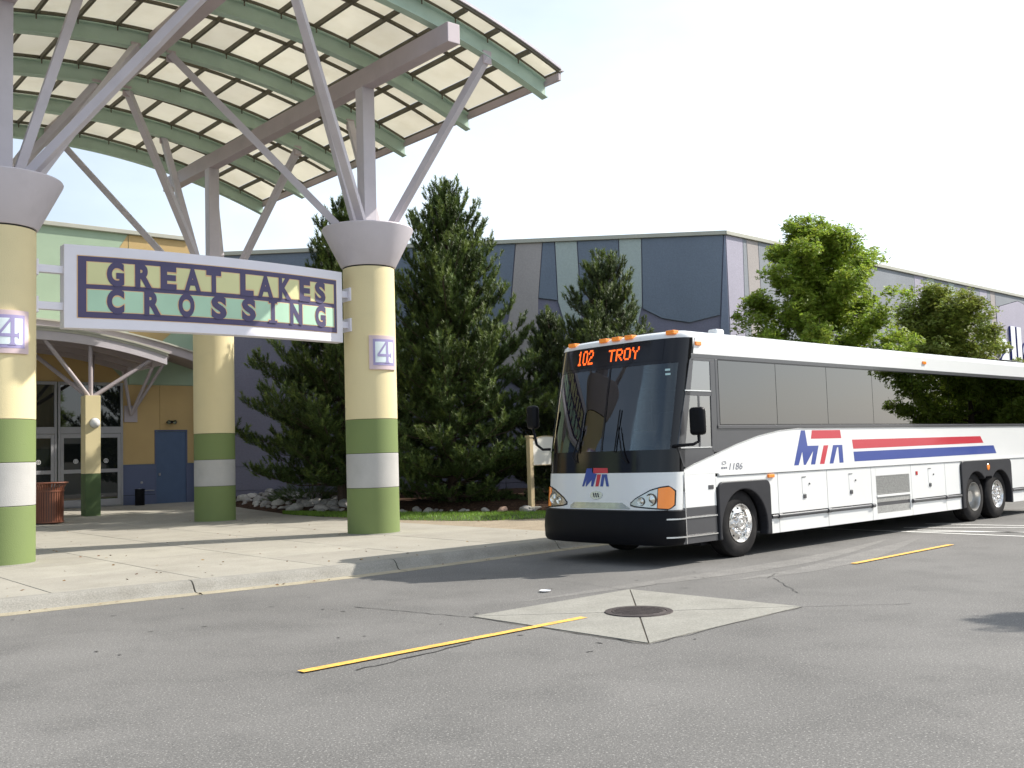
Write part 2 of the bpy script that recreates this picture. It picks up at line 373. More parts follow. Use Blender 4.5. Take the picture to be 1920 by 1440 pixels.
# ------------------------------------------------------------------ kerb line: (u, w) of the asphalt edge
KE = [(-34, -4.6), (-20, -5.05), (-12, -5.2), (-8.1, -5.26), (-6.9, -5.28), (-5.65, -5.37), (-4.5, -5.44), (-3.6, -5.44), (-2.75, -5.36), (-1.24, -5.20), (.34, -5.04), (1.84, -4.92), (6, -4.70), (14, -4.3), (26, -3.7), (46, -2.7)]
def ke(u): return float(np.interp(u, [a for a, _ in KE], [b for _, b in KE]))
KP = [(0, .004), (.02, .006), (.21, .012), (.245, .026), (.275, .065), (.305, .110), (.345, .142), (.385, .153), (.50, .153)]
kerb = MB(); kerb.grid([[CW(u, ke(u)+d, -.12) for u in (-34, -8, -3, 1, 6, 46)] for d in (.05, .45)])
kerb = struct(kerb.build('kerb', M_joint))
js = [-34, -30.1, -27, -23.9, -20.8, -17.8, -14.8, -11.9, -8.9, -5.80, -2.71, .80, 3.9, 7, 10.1, 13.2, 16.3, 19.4, 22.5, 25.6, 28.7, 31.8, 35, 38, 41, 46]
for a, b in zip(js[:-1], js[1:]):
    n = 6; us = [a+.010+(b-a-.020)*i/n for i in range(n+1)]
    mb = MB(); mb.slab([[CW(u, ke(u)+d, z) for u in us] for d, z in KP], [[CW(u, ke(u)+max(d, .01)*.96+.01, -.10) for u in us] for d, z in KP])
    for k, f in enumerate(mb.f): 
        i = f[0] % (len(us)*len(KP)); mb.m[k] = 1 if (i//len(us)) < 2 else 0
    mb.build('kerb_stone', [M_kerb, M_gutt], kerb, smooth=40)

# ------------------------------------------------------------------ pavement: slabs of cast concrete on a dark bed
def ur(w): return float(np.interp(w, [-6, 3, 8, 11.5, 14, 16], [2.15, 2.15, 2.5, 2.6, 2.9, 3.0]))
mb = MB(); ws = [-4.9, -2, 2, 5, 8.5, 11, 13, 15, 17]
mb.grid([[CW(u if u < 2 else ur(w), max(w, ke(min(u, 2.1))+.45), zg(w)-.045) for u in (-30, -20, -8, -5, -3, 0, 2.1)] for w in ws])
pave = struct(mb.build('pavement', M_joint))
ul = [-3.78+1.83*k for k in range(-9, 3)]; wl = [-2.95, -1.12, .71, 2.54, 4.37, 6.2, 8.03, 9.86, 11.69, 13.52, 15.35, 17.2]
for i in range(len(ul)):
    u0 = ul[i]; u1 = ul[i+1] if i < len(ul)-1 else None
    for k in range(len(wl)):
        w1 = wl[k]; w0 = wl[k-1] if k else None
        n = 4; g = .006
        def U(t, w): return (u0+g)+((u1 if u1 is not None else ur(w))-g-(u0+g))*t
        lo, hi = [], []
        for j in range(n+1):
            t = j/n; uu = U(t, w0 if w0 is not None else -4)
            wa = (w0+g) if w0 is not None else ke(uu)+.507
            lo.append((uu, wa)); hi.append((U(t, w1), w1-g))
        dz = random.uniform(-.0015, .0015)
        mb = MB(); rows = [[(a[0]+(b[0]-a[0])*s_, a[1]+(b[1]-a[1])*s_) for a, b in zip(lo, hi)] for s_ in (0, .5, 1)]
        mb.slab([[CW(p[0], p[1], zg(p[1])+dz) for p in r_] for r_ in rows], [[CW(p[0], p[1], zg(p[1])-.04) for p in r_] for r_ in rows])
        mb.build('slab', M_conc, pave, bevel=.004, seg=1)
# exposed-aggregate path that runs on beside the coach
G1 = [(2.45, 9.0), (2.5, 7.6), (2.62, 5.2), (2.72, 3.2), (3.3, 1.0), (4.7, .1), (8, -.5), (14, -.9), (26, -1.4), (44, -2)]
G2 = [(2.62, 9.2), (3.0, 8.2), (4.3, 5.7), (5.4, 3.5), (6.1, 1.9), (8, 1.3), (14, 1.0), (26, .7), (44, .2)]
us = [2.165, 3, 4, 6, 8, 11, 14, 20, 26, 34, 44]
poly = [CW(u, ke(u)+.505, .146) for u in us] + [CW(44, -.5, .146), CW(14, .6, .146), CW(8, .9, .146), CW(5.6, 2.2, .146), CW(4.2, 4.6, .146), CW(3.0, 6.5, .146), CW(2.38, 6.5, .146), CW(2.162, 3.0, .146)]
mb = MB(); mb.prism(poly, (0, 0, -.1)); path = struct(mb.build('path', M_agg))
# planting bed rising behind the grass, the grass itself
def resamp(P, n):
    P = [Vector(p) for p in P]; d = [0]
    for a, b in zip(P[:-1], P[1:]): d.append(d[-1]+(b-a).length)
    o = []
    for i in range(n):
        s_ = d[-1]*i/(n-1); k = max(0, min(len(P)-2, int(np.searchsorted(d, s_))-1)); t = (s_-d[k])/(d[k+1]-d[k]); o.append(P[k].lerp(P[k+1], t))
    return o
GB = [(2.62, 17.5), (2.66, 14), (2.62, 11.5), (2.66, 9.6)] + G2[1:]
GBr = resamp(GB, 60); rows = []
for k in range(9):
    r_ = []
    for i, p in enumerate(GBr):
        t = min(1, i/22); dv = Vector((1-.98*t, .12+.88*t)).normalized(); q = p + dv*(k*k*.16+k*.35)
        z = zg(min(q.y, 17))-.03 + .42*(1-math.exp(-k*.45)) + (.03*math.sin(3*q.x+2*q.y) if k else 0)
        r_.append(CW(q.x, q.y, z))
    rows.append(r_)
mb = MB(); mb.grid(rows); bed = struct(mb.build('planting_bed', M_soil, smooth=60))
a_, b_ = resamp(G1, 60), resamp(G2, 60)
rows = [[CW(p.x+(q.x-p.x)*s_, p.y+(q.y-p.y)*s_, .150+.05*math.sin(math.pi*min(1, s_*1.15))**.5) for p, q in zip(a_, b_)] for s_ in (0, .03, .1, .3, .6, .9, 1.02)]
mb = MB(); mb.grid(rows); lawn = struct(mb.build('lawn', M_turf, smooth=60))
M_grass = mat('grass_blade', (.20, .33, .045), rough=.55, var=.25, vscale=2.5, island=.35, trans=.35)
n = 26000; ii = np.random.rand(n)**1.25*0.62; ss = np.random.rand(n)*1.06-.03
idx = ii*59; i0 = np.floor(idx).astype(int); fr_ = idx-i0
A = np.array([p[:] for p in a_]); B = np.array([p[:] for p in b_]); i1 = np.minimum(i0+1, 59)
pa = A[i0]*(1-fr_)[:, None]+A[i1]*fr_[:, None]; pb_ = B[i0]*(1-fr_)[:, None]+B[i1]*fr_[:, None]
P = pa+(pb_-pa)*ss[:, None]
cuv = np.array([[cu_.x, cu_.y], [cw_.x, cw_.y]]); X = np.zeros((n, 3)); X[:, :2] = P@cuv + np.array([CAN.x, CAN.y])
X[:, 2] = .150+.05*np.sqrt(np.clip(np.sin(np.pi*np.clip(ss*1.15, 0, 1)), 0, 1))-.005
an = np.random.rand(n)*6.283; h = .035+.06*np.random.rand(n); le = .03*np.random.randn(n, 2); wd = .008
V = np.zeros((n, 3, 3)); V[:, 0] = X; V[:, 1] = X; V[:, 2] = X
V[:, 0, 0] -= wd*np.cos(an); V[:, 0, 1] -= wd*np.sin(an); V[:, 1, 0] += wd*np.cos(an); V[:, 1, 1] += wd*np.sin(an)
V[:, 2, :2] += le; V[:, 2, 2] += h
gr = np_mesh('grass', V.reshape(-1, 3), np.arange(3*n).reshape(-1, 3), M_grass, kind='stuff'); tag(gr, 'short sunlit green grass along the front of the planting bed', 'grass')
# dry leaves blown along the kerb and over the slabs
M_leaf = mat('dry_leaf', (.20, .11, .045), rough=.8, var=.3, island=.5)
V = []; F = []
for i in range(230):
    if i < 90: u = random.uniform(-12, 2); w = ke(u)+random.choice((random.uniform(.02, .26), random.uniform(.5, 2.2))); z = .155 if w > ke(u)+.4 else .015
    elif i < 190: u = random.uniform(-9, 2.1); w = random.uniform(-4, 11); z = zg(w)+.004
    else: u = random.uniform(2.6, 7); w = float(np.interp(u, [p[0] for p in G1], [p[1] for p in G1]))-random.uniform(0, .3); z = .15
    c = CW(u, w, z); a = random.uniform(0, 6.3); s_ = random.uniform(.012, .035); x = Vector((math.cos(a), math.sin(a), random.uniform(-.3, .3)))*s_; y = Vector((-math.sin(a), math.cos(a), random.uniform(-.2, .4)))*s_*.6
    k = len(V); V += [c-x, c+y+Vector((0, 0, .006)), c+x, c-y]; F += [(k, k+1, k+2), (k, k+2, k+3)]
lv = np_mesh('fallen_leaves', np.array([v[:] for v in V]), F, M_leaf, kind='stuff'); tag(lv, 'scattered dry brown leaves on the pavement and in the gutter', 'leaves')
# ------------------------------------------------------------------ big vaulted canopy
M_green = mat('sage_steel', (.41, .53, .44), rough=.55, var=.07, vscale=1.5, stain=.35, stain_scale=2.5, stain_c=(.30,.40,.30))
M_mauve = mat('mauve_steel', (.46, .39, .41), rough=.5, var=.05, vscale=1.5, stain=.2, stain_scale=2)
M_lav = mat('lavender_paint', (.56, .52, .56), rough=.5, var=.05, vscale=1.5, stain=.2, stain_scale=2)
M_purl = mat('olive_purlin', (.105, .092, .062), rough=.6, var=.15)
M_pan = mat('canopy_sheet', (.83, .805, .73), rough=.6, var=.04, vscale=.8, trans=.52, rnd=.05, stain=.25, stain_scale=1.5, stain_c=(.62,.57,.45))
CANR = -3.47; SL = .022
def zr(u, w): return 10.26 - .031*(u-CANR)**2 + SL*w
can = thing('vaulted_canopy', 'big vaulted canopy of pale translucent panels on sage green ribs over the pavement', 'canopy', CAN, CA)
UEND = 2.75
def sweep(mb, prof, w0, us, zoff=0, m=0):
    rings = [[(u, w0+a, zr(u, w0)+b+zoff) for a, b in prof] for u in us]
    n = len(prof); o = []
    for r_ in rings: o += r_
    fs = [(i*n+j, i*n+(j+1) % n, (i+1)*n+(j+1) % n, (i+1)*n+j) for i in range(len(us)-1) for j in range(n)]
    fs += [tuple(range(n-1, -1, -1)), tuple((len(us)-1)*n+j for j in range(n))]
    mb.add(o, fs, m)
RD = .36
IPROF = [(-.09, 0), (.09, 0), (.09, .022), (.022, .03), (.022, .33), (.09, .338), (.09, RD), (-.09, RD), (-.09, .338), (-.022, .33), (-.022, .03), (-.09, .022)]
RIBW = [-2.60, 0.06, 2.70, 5.36, 8.02, 10.67]
US = [2*CANR-UEND + (2*UEND-2*CANR)*i/32 for i in range(33)]
for w in RIBW:
    mb = MB(); sweep(mb, IPROF, w, US); mb.build('rib', M_green, can, smooth=30)
W0, W1 = -3.08, 11.15
PU = [CANR+.7775*k for k in range(-8, 9)]
for u in PU:
    mb = MB(); z0 = zr(u, 0)+RD
    mb.add([(u-.026, W0, z0+SL*W0+.0), (u+.026, W0, z0+SL*W0), (u+.026, W1, z0+SL*W1), (u-.026, W1, z0+SL*W1)] + [(u-.026, W0, z0+SL*W0+.10), (u+.026, W0, z0+SL*W0+.10), (u+.026, W1, z0+SL*W1+.10), (u-.026, W1, z0+SL*W1+.10)],
           [(3,2,1,0),(4,5,6,7),(0,1,5,4),(1,2,6,5),(2,3,7,6),(3,0,4,7)])
    for w in RIBW:      # little cleats that hang from the purlin at each rib
        zz = zr(u, w)+RD; mb.box(u-.012, u+.012, w-.11, w-.095, zz-.10, zz+.02)
    mb.build('purlin', M_purl, can)
MW = [W0] + sum([[RIBW[i], (RIBW[i]+RIBW[i+1])/2-.12] for i in range(5)], []) + [RIBW[5], W1]
for w in MW:
    mb = MB(); sweep(mb, [(-.028, .045), (.028, .045), (.028, .105), (-.028, .105)], w, US, RD); mb.build('glazing_bar', M_purl, can)
for i in range(16):
    for k in range(len(MW)-1):
        u0, u1, w0, w1 = PU[i]+.012, PU[i+1]-.012, MW[k]+.012, MW[k+1]-.012
        g = [[(u, w, zr(u, w)+RD+.110) for u in (u0, u1)] for w in (w0, w1)]; h_ = [[(p[0], p[1], p[2]+.012) for p in r_] for r_ in g]
        mb = MB(); mb.slab(g, h_); mb.build('roof_panel', M_pan, can)
for s_ in (-1, 1):       # eave trims down both long sides
    u = CANR + s_*6.22; mb = MB()
    mb.beam((u, W0, zr(u, W0)+RD-.03), (u, W1, zr(u, W1)+RD-.03), .07, .15, m=0); mb.build('eave_trim', M_mauve, can)
    mb = MB(); uu = CANR+s_*6.27; mb.beam((uu, W0-.03, zr(uu, W0)+RD+.12), (uu, W1+.03, zr(uu, W1)+RD+.12), .10, .03); mb.build('edge_flashing', M_lav, can)
mb = MB(); sweep(mb, [(-.03, .10), (.03, .10), (.03, .155), (-.03, .155)], W0-.03, US, RD); mb.build('edge_flashing', M_lav, can)
BSL = .0285
def zb(w): return 9.42+BSL*w
for u in (0, 2*CANR):    # the two main box beams
    mb = MB(); mb.add([(u+a, w, zb(w)+b) for w in (-3.2, 11.25) for a, b in ((-.14, 0), (.14, 0), (.14, .38), (-.14, .38))], [(0,1,2,3),(7,6,5,4),(1,0,4,5),(2,1,5,6),(3,2,6,7),(0,3,7,4)])
    mb.build('main_beam', M_mauve, can, bevel=.012)
mb = MB(); mb.add([(CANR+a, w, zr(CANR, w)-.05+b) for w in (-2.9, 11.0) for a, b in ((-.13, 0), (.13, 0), (.13, .40), (-.13, .40))], [(0,1,2,3),(7,6,5,4),(1,0,4,5),(2,1,5,6),(3,2,6,7),(0,3,7,4)])
mb.build('ridge_beam', M_mauve, can, bevel=.01)

# ------------------------------------------------------------------ banded columns with tree-like struts
M_cream = mat('cream_paint', (.72, .615, .36), rough=.75, var=.05, vscale=1.6, bump=.25, bscale=70, stain=.2, stain_scale=1.6, stain_c=(.62,.52,.28))
M_olive = mat('olive_green_paint', (.170, .225, .078), rough=.7, var=.06, vscale=1.6, bump=.25, bscale=70, stain=.25, stain_scale=1.6, stain_c=(.13,.18,.055))
M_lgrey = mat('light_grey_paint', (.44, .43, .415), rough=.75, var=.05, vscale=1.6, bump=.25, bscale=70, stain=.2, stain_scale=2)
M_dark = mat('dark_gap', (.03, .028, .025), rough=.9, var=0)
CR = .53
def column(label, u0, w0, inner):
    base = zg(w0)
    c = thing('canopy_column', label, 'column', CW(u0, w0, 0), CA, 'banded columns that carry the big canopy')
    mb = MB(); mb.lathe([(CR-.012, base-.02), (CR-.012, 5.66)], 64); mb.build('core', M_dark, c, smooth=30)
    for z0, z1, m_ in ((base, 1.078, M_olive), (1.082, 1.770, M_lgrey), (1.774, 2.460, M_olive), (2.464, 5.575, M_cream)):
        mb = MB(); mb.lathe([(CR-.02, z0+.002), (CR-.004, z0+.002), (CR, z0+.008), (CR, z1-.008), (CR-.004, z1-.002), (CR-.02, z1-.002)], 72); mb.build('shaft_band', m_, c, smooth=30)
    mb = MB(); mb.lathe([(CR+.045, base-.01), (CR+.035, base+.012), (CR-.01, base+.022)], 40); mb.build('grout', M_kerb, c, smooth=40)
    mb = MB(); mb.lathe([(.545, 5.60), (.565, 5.62), (.935, 6.36), (.945, 6.39), (.935, 6.41), (.80, 6.41), (.001, 6.36)], 72); mb.lathe([(.52, 5.60), (.545, 5.60)], 72); mb.build('capital', M_lav, c, smooth=30)
    mb = MB(); mb.box(-.145, .145, -.145, .145, 6.34, zb(w0)); mb.build('post', M_lav, c, bevel=.012)
    # struts: (along u, along w); inner ones reach to the ridge
    s_ = inner
    def zs(u, w): return zr(u0+u, w0+w)
    nearw = -2.66; farw = 2.66
    for (a0, b0_), (a1, b1_) in (((-.38, -.14), (1.20, nearw)), ((-.38, .14), (1.20, farw)), ((.24, -.26), (-3.15, nearw)), ((.42, .22), (-3.12, farw)), ((.20, 0.05), (-1.30, 0.06))):
        a0, a1 = (s_*a0, -s_*a1) if True else 0
        mb = MB(); z1 = zs(a1, b1_)+.01
        p, q = Vector((a0, b0_, 6.36)), Vector((a1, b1_, z1)); up = (0, 1, 0) if abs(a1) > 2 else (0, 0, 1)
        mb.beam(p, q, .155, .155, (q-p).cross(Vector((0, 0, 1))))
        mb.build('strut', M_lav, c, bevel=.008)
        mb = MB(); mb.box(a1-.10, a1+.10, b1_-.015, b1_+.015, z1-.16, z1+.10); mb.build('gusset', M_mauve, c)
    return c
column('cream, green and grey banded column beside the coach, right end of the hanging name sign fixed to it', 0, 0, -1)
column('banded cream and green column cut by the left edge of the picture, nearest the road', -6.98, 0, 1)
column('banded column standing behind the hanging sign, nearer the blue door', 0, 8.0, -1)
column('banded canopy column out of sight behind the leftmost one', -6.98, 8.0, 1)

# ------------------------------------------------------------------ hanging name sign between the two front columns
M_sgn = mat('sign_white_paint', (.74, .72, .79), rough=.45, var=.02)
M_pur = mat('sign_purple', (.066, .054, .130), rough=.5, var=.05, vscale=2)
M_tan = mat('sign_tan_outline', (.72, .47, .25), rough=.55, var=.05)
M_syel = mat('sign_yellow', (.66, .65, .34), rough=.5, var=.05, vscale=1.2)
M_sgrn = mat('sign_mint', (.43, .64, .47), rough=.5, var=.07, vscale=1.2)
sg = thing('name_sign', 'long white sign with purple, yellow and mint lettering hung between two banded columns', 'sign', CAN, CA)
def SP(u, z, out): return Vector((u, -.12-.26*(1-((u+3.36)/2.66)**2)-out, z))
def sstrip(u0, u1, z0, z1, o0, o1, n=28):
    mb = MB(); us = [u0+(u1-u0)*i/n for i in range(n+1)]
    mb.slab([[SP(u, z, o1) for u in us] for z in (z0, z1)], [[SP(u, z, o0) for u in us] for z in (z0, z1)]); return mb
sstrip(-6.03, -.70, 4.015, 5.445, -.24, 0).build('sign_box', M_sgn, sg, bevel=.006)
sstrip(-5.835, -.85, 4.19, 5.27, 0, .006).build('outline', M_tan, sg)
sstrip(-5.82, -.86, 4.20, 5.255, 0, .012).build('sign_panel', M_pur, sg)
for z0, z1, m_ in ((4.785, 5.155, M_syel), (4.312, 4.682, M_sgrn)):
    sstrip(-5.69, -.925, z0-.012, z1+.012, .010, .016).build('outline', M_tan, sg)
    sstrip(-5.675, -.94, z0, z1, .010, .020).build('colour_strip', m_, sg)
R1 = list(zip("GREATLAKES", [(-5.37, -5.09), (-4.91, -4.62), (-4.48, -4.20), (-4.06, -3.76), (-3.66, -3.38), (-3.01, -2.74), (-2.65, -2.33), (-2.21, -1.93), (-1.75, -1.50), (-1.39, -1.14)]))
R2 = list(zip("CROSSING", [(-5.37, -5.09), (-4.76, -4.47), (-4.17, -3.88), (-3.57, -3.28), (-2.98, -2.70), (-2.43, -2.25), (-1.97, -1.69), (-1.39, -1.14)]))
def letter(ch, u0, u1, z0, z1):
    mb = MB()
    if ch == 'I':
        a = .30; vI = [(0, 0), (1, 0), (1, .12), (.5+a*.75, .12), (.5+a*.75, .88), (1, .88), (1, 1), (0, 1), (0, .88), (.5-a*.75, .88), (.5-a*.75, .12), (0, .12)]; v, f = vI, [tuple(range(12))]
    else: v, f = text2d(ch, .054)
    e = .014
    if ch != 'I': v2, f2 = text2d(ch, .072)
    else: v2, f2 = v, f
    mb.add([SP(u0-e+(u1-u0+2*e)*a, z0-.004+(z1-z0+.008)*b, .0225) for a, b in v2], f2, 1)
    mb.add([SP(u0+(u1-u0)*a, z0-.03+(z1-z0+.06)*b, .026) for a, b in v], f, 0)
    o = mb.build('letter', [M_pur, M_tan], sg)
for ch, (a, b) in R1: letter(ch, a, b, 4.785, 5.155)
for ch, (a, b) in R2: letter(ch, a, b, 4.312, 4.682)
for u0, u1 in ((-6.50, -6.02), (-.71, -.47)):
    for z in (5.01, 4.385):
        mb = MB(); mb.box(u0, u1, -.06, .06, z-.065, z+.065); mb.build('arm', M_sgn, sg, bevel=.005)
for u in (-6.465, -.515):
    for z in (5.01, 4.385):
        mb = MB(); mb.box(u-.03, u+.03, -.15, .15, z-.135, z+.135); mb.build('fixing_plate', M_sgn, sg, bevel=.005)

# ------------------------------------------------------------------ the curved "4" plaques on the two front columns
M_plq = mat('plaque_pink', (.60, .47, .49), rough=.5, var=.04)
M_plb = mat('plaque_violet', (.33, .29, .50), rough=.5, var=.04)
M_plw = mat('plaque_white', (.72, .80, .82), rough=.35, var=.05)
def plaque(label, u0, zc):
    p = thing('number_plaque', label, 'number sign', CW(u0, 0, 0), CA)
    def PP(a, z, r): return Vector((r*math.sin(a/CR), -r*math.cos(a/CR), z))
    def patch(a0, a1, z0, z1, r0, r1, name, m_):
        n = 16; al = [a0+(a1-a0)*i/n for i in range(n+1)]; mb = MB()
        mb.slab([[PP(a, z, r1) for a in al] for z in (z0, z1)], [[PP(a, z, r0) for a in al] for z in (z0, z1)]); mb.build(name, m_, p, smooth=30)
    patch(-.31, .31, zc-.345, zc+.345, CR-.01, CR+.035, 'plate', M_plq)
    patch(-.235, .235, zc-.26, zc+.27, CR+.02, CR+.039, 'border', M_plb)
    patch(-.195, .195, zc-.205, zc+.215, CR+.02, CR+.043, 'field', M_plw)
    mb = MB()
    def Q(a, b): return (-.155+.30*a, zc-.215+.435*b)
    def strip4(la, lb, n=10):      # ribbon between two edges, subdivided so it follows the drum
        f_, k_ = [], []
        for e in (la, lb):
            pts = [((e[0][0]+(e[1][0]-e[0][0])*i/n), (e[0][1]+(e[1][1]-e[0][1])*i/n)) for i in range(n+1)]
            f_.append([PP(*Q(*q), CR+.0475) for q in pts]); k_.append([PP(*Q(*q), CR+.03) for q in pts])
        mb.slab(f_, k_)
    strip4(((.60, 0), (.60, 1)), ((.77, 0), (.77, 1)), 4); strip4(((.50, 0), (.87, 0)), ((.60, .10), (.77, .10)), 4)
    strip4(((.0, .40), (.58, 1.0)), ((.14, .40), (.62, .90)), 8); strip4(((.0, .30), (1.0, .30)), ((.0, .42), (1.0, .42)), 12); strip4(((.93, .25), (1.0, .25)), ((.93, .47), (1.0, .47)), 2)
    mb.build('numeral', M_plb, p)
plaque('pink plaque with a violet numeral 4 on the column next to the coach', 0, 3.80)
plaque('pink plaque with a violet numeral 4 on the column at the left picture edge', -6.98, 3.85)
# ------------------------------------------------------------------ the coach
M_cw = mat('coach_white', (.80, .80, .79), rough=.28, var=.015, vscale=1, coat=.5, stain=.10, stain_scale=1.2, stain_c=(.68,.67,.64))
M_cgrey = mat('coach_grey', (.060, .060, .066), rough=.32, var=.04, coat=.4)
M_cblk = mat('coach_black_gloss', (.008, .007, .009), rough=.10, var=.0, coat=.0, spec=.4)
M_rub = mat('bumper_rubber', (.007, .007, .009), rough=.45, var=.1, vscale=4, spec=.14)
M_fend = mat('fender_rubber', (.026, .026, .031), rough=.5, var=.1, vscale=4, spec=.3)
M_tyre = mat('tyre_rubber', (.018, .017, .018), spec=.2, rough=.8, var=.25, vscale=5, stain=.5, stain_scale=4, stain_c=(.06,.055,.05))
M_alu = mat('polished_aluminium', (.80, .79, .78), rough=.24, metal=1, var=.05, vscale=6)
M_alu2 = mat('dull_aluminium', (.55, .54, .52), rough=.35, metal=1, var=.1, vscale=5)
M_trim = mat('bright_trim', (.75, .75, .75), rough=.25, metal=.9, var=.02)
M_amb = mat('amber_lens', (.85, .25, .02), rough=.15, var=.05, coat=.5, emit=((1, .25, .02), .12))
M_redl = mat('red_lens', (.45, .03, .03), rough=.2, var=.05)
M_lens = mat('lamp_reflector', (.62, .60, .55), rough=.18, metal=.75, var=.12, vscale=14)
M_bulb = mat('lamp_glass', (.85, .83, .75), rough=.05, metal=.9, var=.03)
M_red = mat('livery_red', (.55, .022, .045), rough=.3, var=.02, coat=.4)
M_blue = mat('livery_blue', (.026, .058, .30), rough=.3, var=.02, coat=.4)
M_mesh = mat('grille_mesh', (.33, .325, .31), rough=.5, var=.1, vscale=20, speck=.3, spscale=90)
M_num = mat('number_grey', (.16, .16, .20), rough=.4, var=0)
M_int = mat('cabin_dark', (.035, .035, .04), rough=.7, var=.1)
M_int2 = mat('cabin_grey', (.20, .20, .20), rough=.8, var=.05)
M_seat = mat('seat_cloth', (.05, .06, .10), rough=.9, var=.2)
M_led = mat('led_orange', (.6, .10, .01), rough=.5, var=0, emit=((1.0, .115, .012), 1.15))
G_ws = glass('windscreen_glass', (.48, .55, .55), ior=1.6, refl=1.7)
G_dr = glass('driver_glass', (.45, .52, .49), ior=1.9, refl=2.8)
G_sd = glass('tinted_glass', (.035, .036, .035), ior=1.9, refl=1.6)

coach = thing('coach', 'white motor coach with red and blue stripes and an orange lit route display', 'bus', BUS, BA)
XZ = [(.2, -.03), (.31, -.03), (.77, 0), (1.36, .07), (1.7, .1), (2.97, .38), (3.3, .46)]
HW, NP_, DD = 1.295, 3.0, .42
def xfz(z): return float(np.interp(z, [a for a, _ in XZ], [b for _, b in XZ]))
def fx(z, y):
    t = min(1, abs((y-HW)/HW)); return xfz(z)+DD*(1-(1-t**NP_)**(1/NP_))
def FP(y, z, off=0.0):
    y = min(2*HW-1e-4, max(1e-4, y)); d = 1e-4; a, b = max(0, y-d), min(2*HW, y+d)
    s_ = (fx(z, b)-fx(z, a))/(b-a); n = Vector((-1, s_, 0)).normalized()
    return Vector((fx(z, y), y, z)) + n*off
def ycos(y0, y1, n):
    # sample denser where the plan curve turns the corner
    th = lambda y: math.asin(max(-1, min(1, (y-HW)/HW)))
    a, b = th(y0), th(y1); return [HW+HW*math.sin(a+(b-a)*i/n) for i in range(n+1)]
def fpatch(name, m_, y0, y1, z0, z1, off, th=.03, ny=28, nz=5, parent=None, bevel=0, zf=None):
    ys = ycos(y0, y1, ny); mb = MB()
    Z = lambda i, y: (z0+(z1-z0)*i/nz) if zf is None else (zf(y)[0]+(zf(y)[1]-zf(y)[0])*i/nz)
    mb.slab([[FP(y, Z(i, y), off) for y in ys] for i in range(nz+1)], [[FP(y, Z(i, y), off-th) for y in ys] for i in range(nz+1)])
    return mb.build(name, m_, parent or coach, smooth=35, bevel=bevel)
fpatch('front_panel', M_cw, 0, 2.59, .79, 1.335, 0, ny=40, nz=8)
fpatch('front_mask', M_cblk, 0, 2.59, 1.337, 1.66, .001, ny=40)
fpatch('front_mask', M_cblk, 0, 2.59, 2.915, 3.285, .001, ny=40)
fpatch('windscreen_pillar', M_cblk, 0, .085, 1.66, 2.915, .001, ny=10, nz=8)
fpatch('windscreen_pillar', M_cblk, 2.505, 2.59, 1.66, 2.915, .001, ny=10, nz=8)
fpatch('windscreen_pillar', M_cblk, 1.232, 1.262, 1.66, 2.915, .004, ny=4, nz=8)
fpatch('windscreen', G_ws, .085, 1.232, 1.66, 2.915, -.004, th=.008, ny=26, nz=10)
fpatch('windscreen', G_ws, 1.262, 2.505, 1.66, 2.915, -.004, th=.008, ny=26, nz=10)
fpatch('destination_glass', M_cblk, .30, 2.30, 2.965, 3.262, .006, th=.004, ny=24)
fpatch('sticker', mat('pale_sticker', (.45, .62, .62), rough=.5, var=0), .175, .245, 2.80, 2.83, .001, th=.003, ny=3, nz=1)
fpatch('sticker', MATS['pale_sticker'], .165, .235, 2.735, 2.765, .001, th=.003, ny=3, nz=1)
# bumper
ys = ycos(0, 2.59, 44); mb = MB()
prof = [(.30, -.02), (.31, .015), (.36, .05), (.52, .065), (.66, .06), (.74, .045), (.785, .04), (.80, .0)]
mb.slab([[FP(y, z, o_) for y in ys] for z, o_ in prof], [[FP(y, z, -.10) for y in ys] for z, o_ in prof]); mb.build('bumper', M_rub, coach, smooth=40)
for z in (.42, .675):
    for y0, y1 in ((0.0003, .10),):
        yy = ycos(y0, y1, 8); mb = MB(); mb.slab([[FP(y, zz, .068) for y in yy] for zz in (z-.01, z+.01)], [[FP(y, zz, .03) for y in yy] for zz in (z-.01, z+.01)]); mb.build('trim_strip', M_trim, coach)
fpatch('grille_recess', M_lens, .66, 1.86, .815, .90, .004, th=.02, ny=16, nz=2, zf=lambda y: (.815, .905 if .80 < y < 1.78 else .905-.07*min(1, (max(.80-y, y-1.78))/.12)))
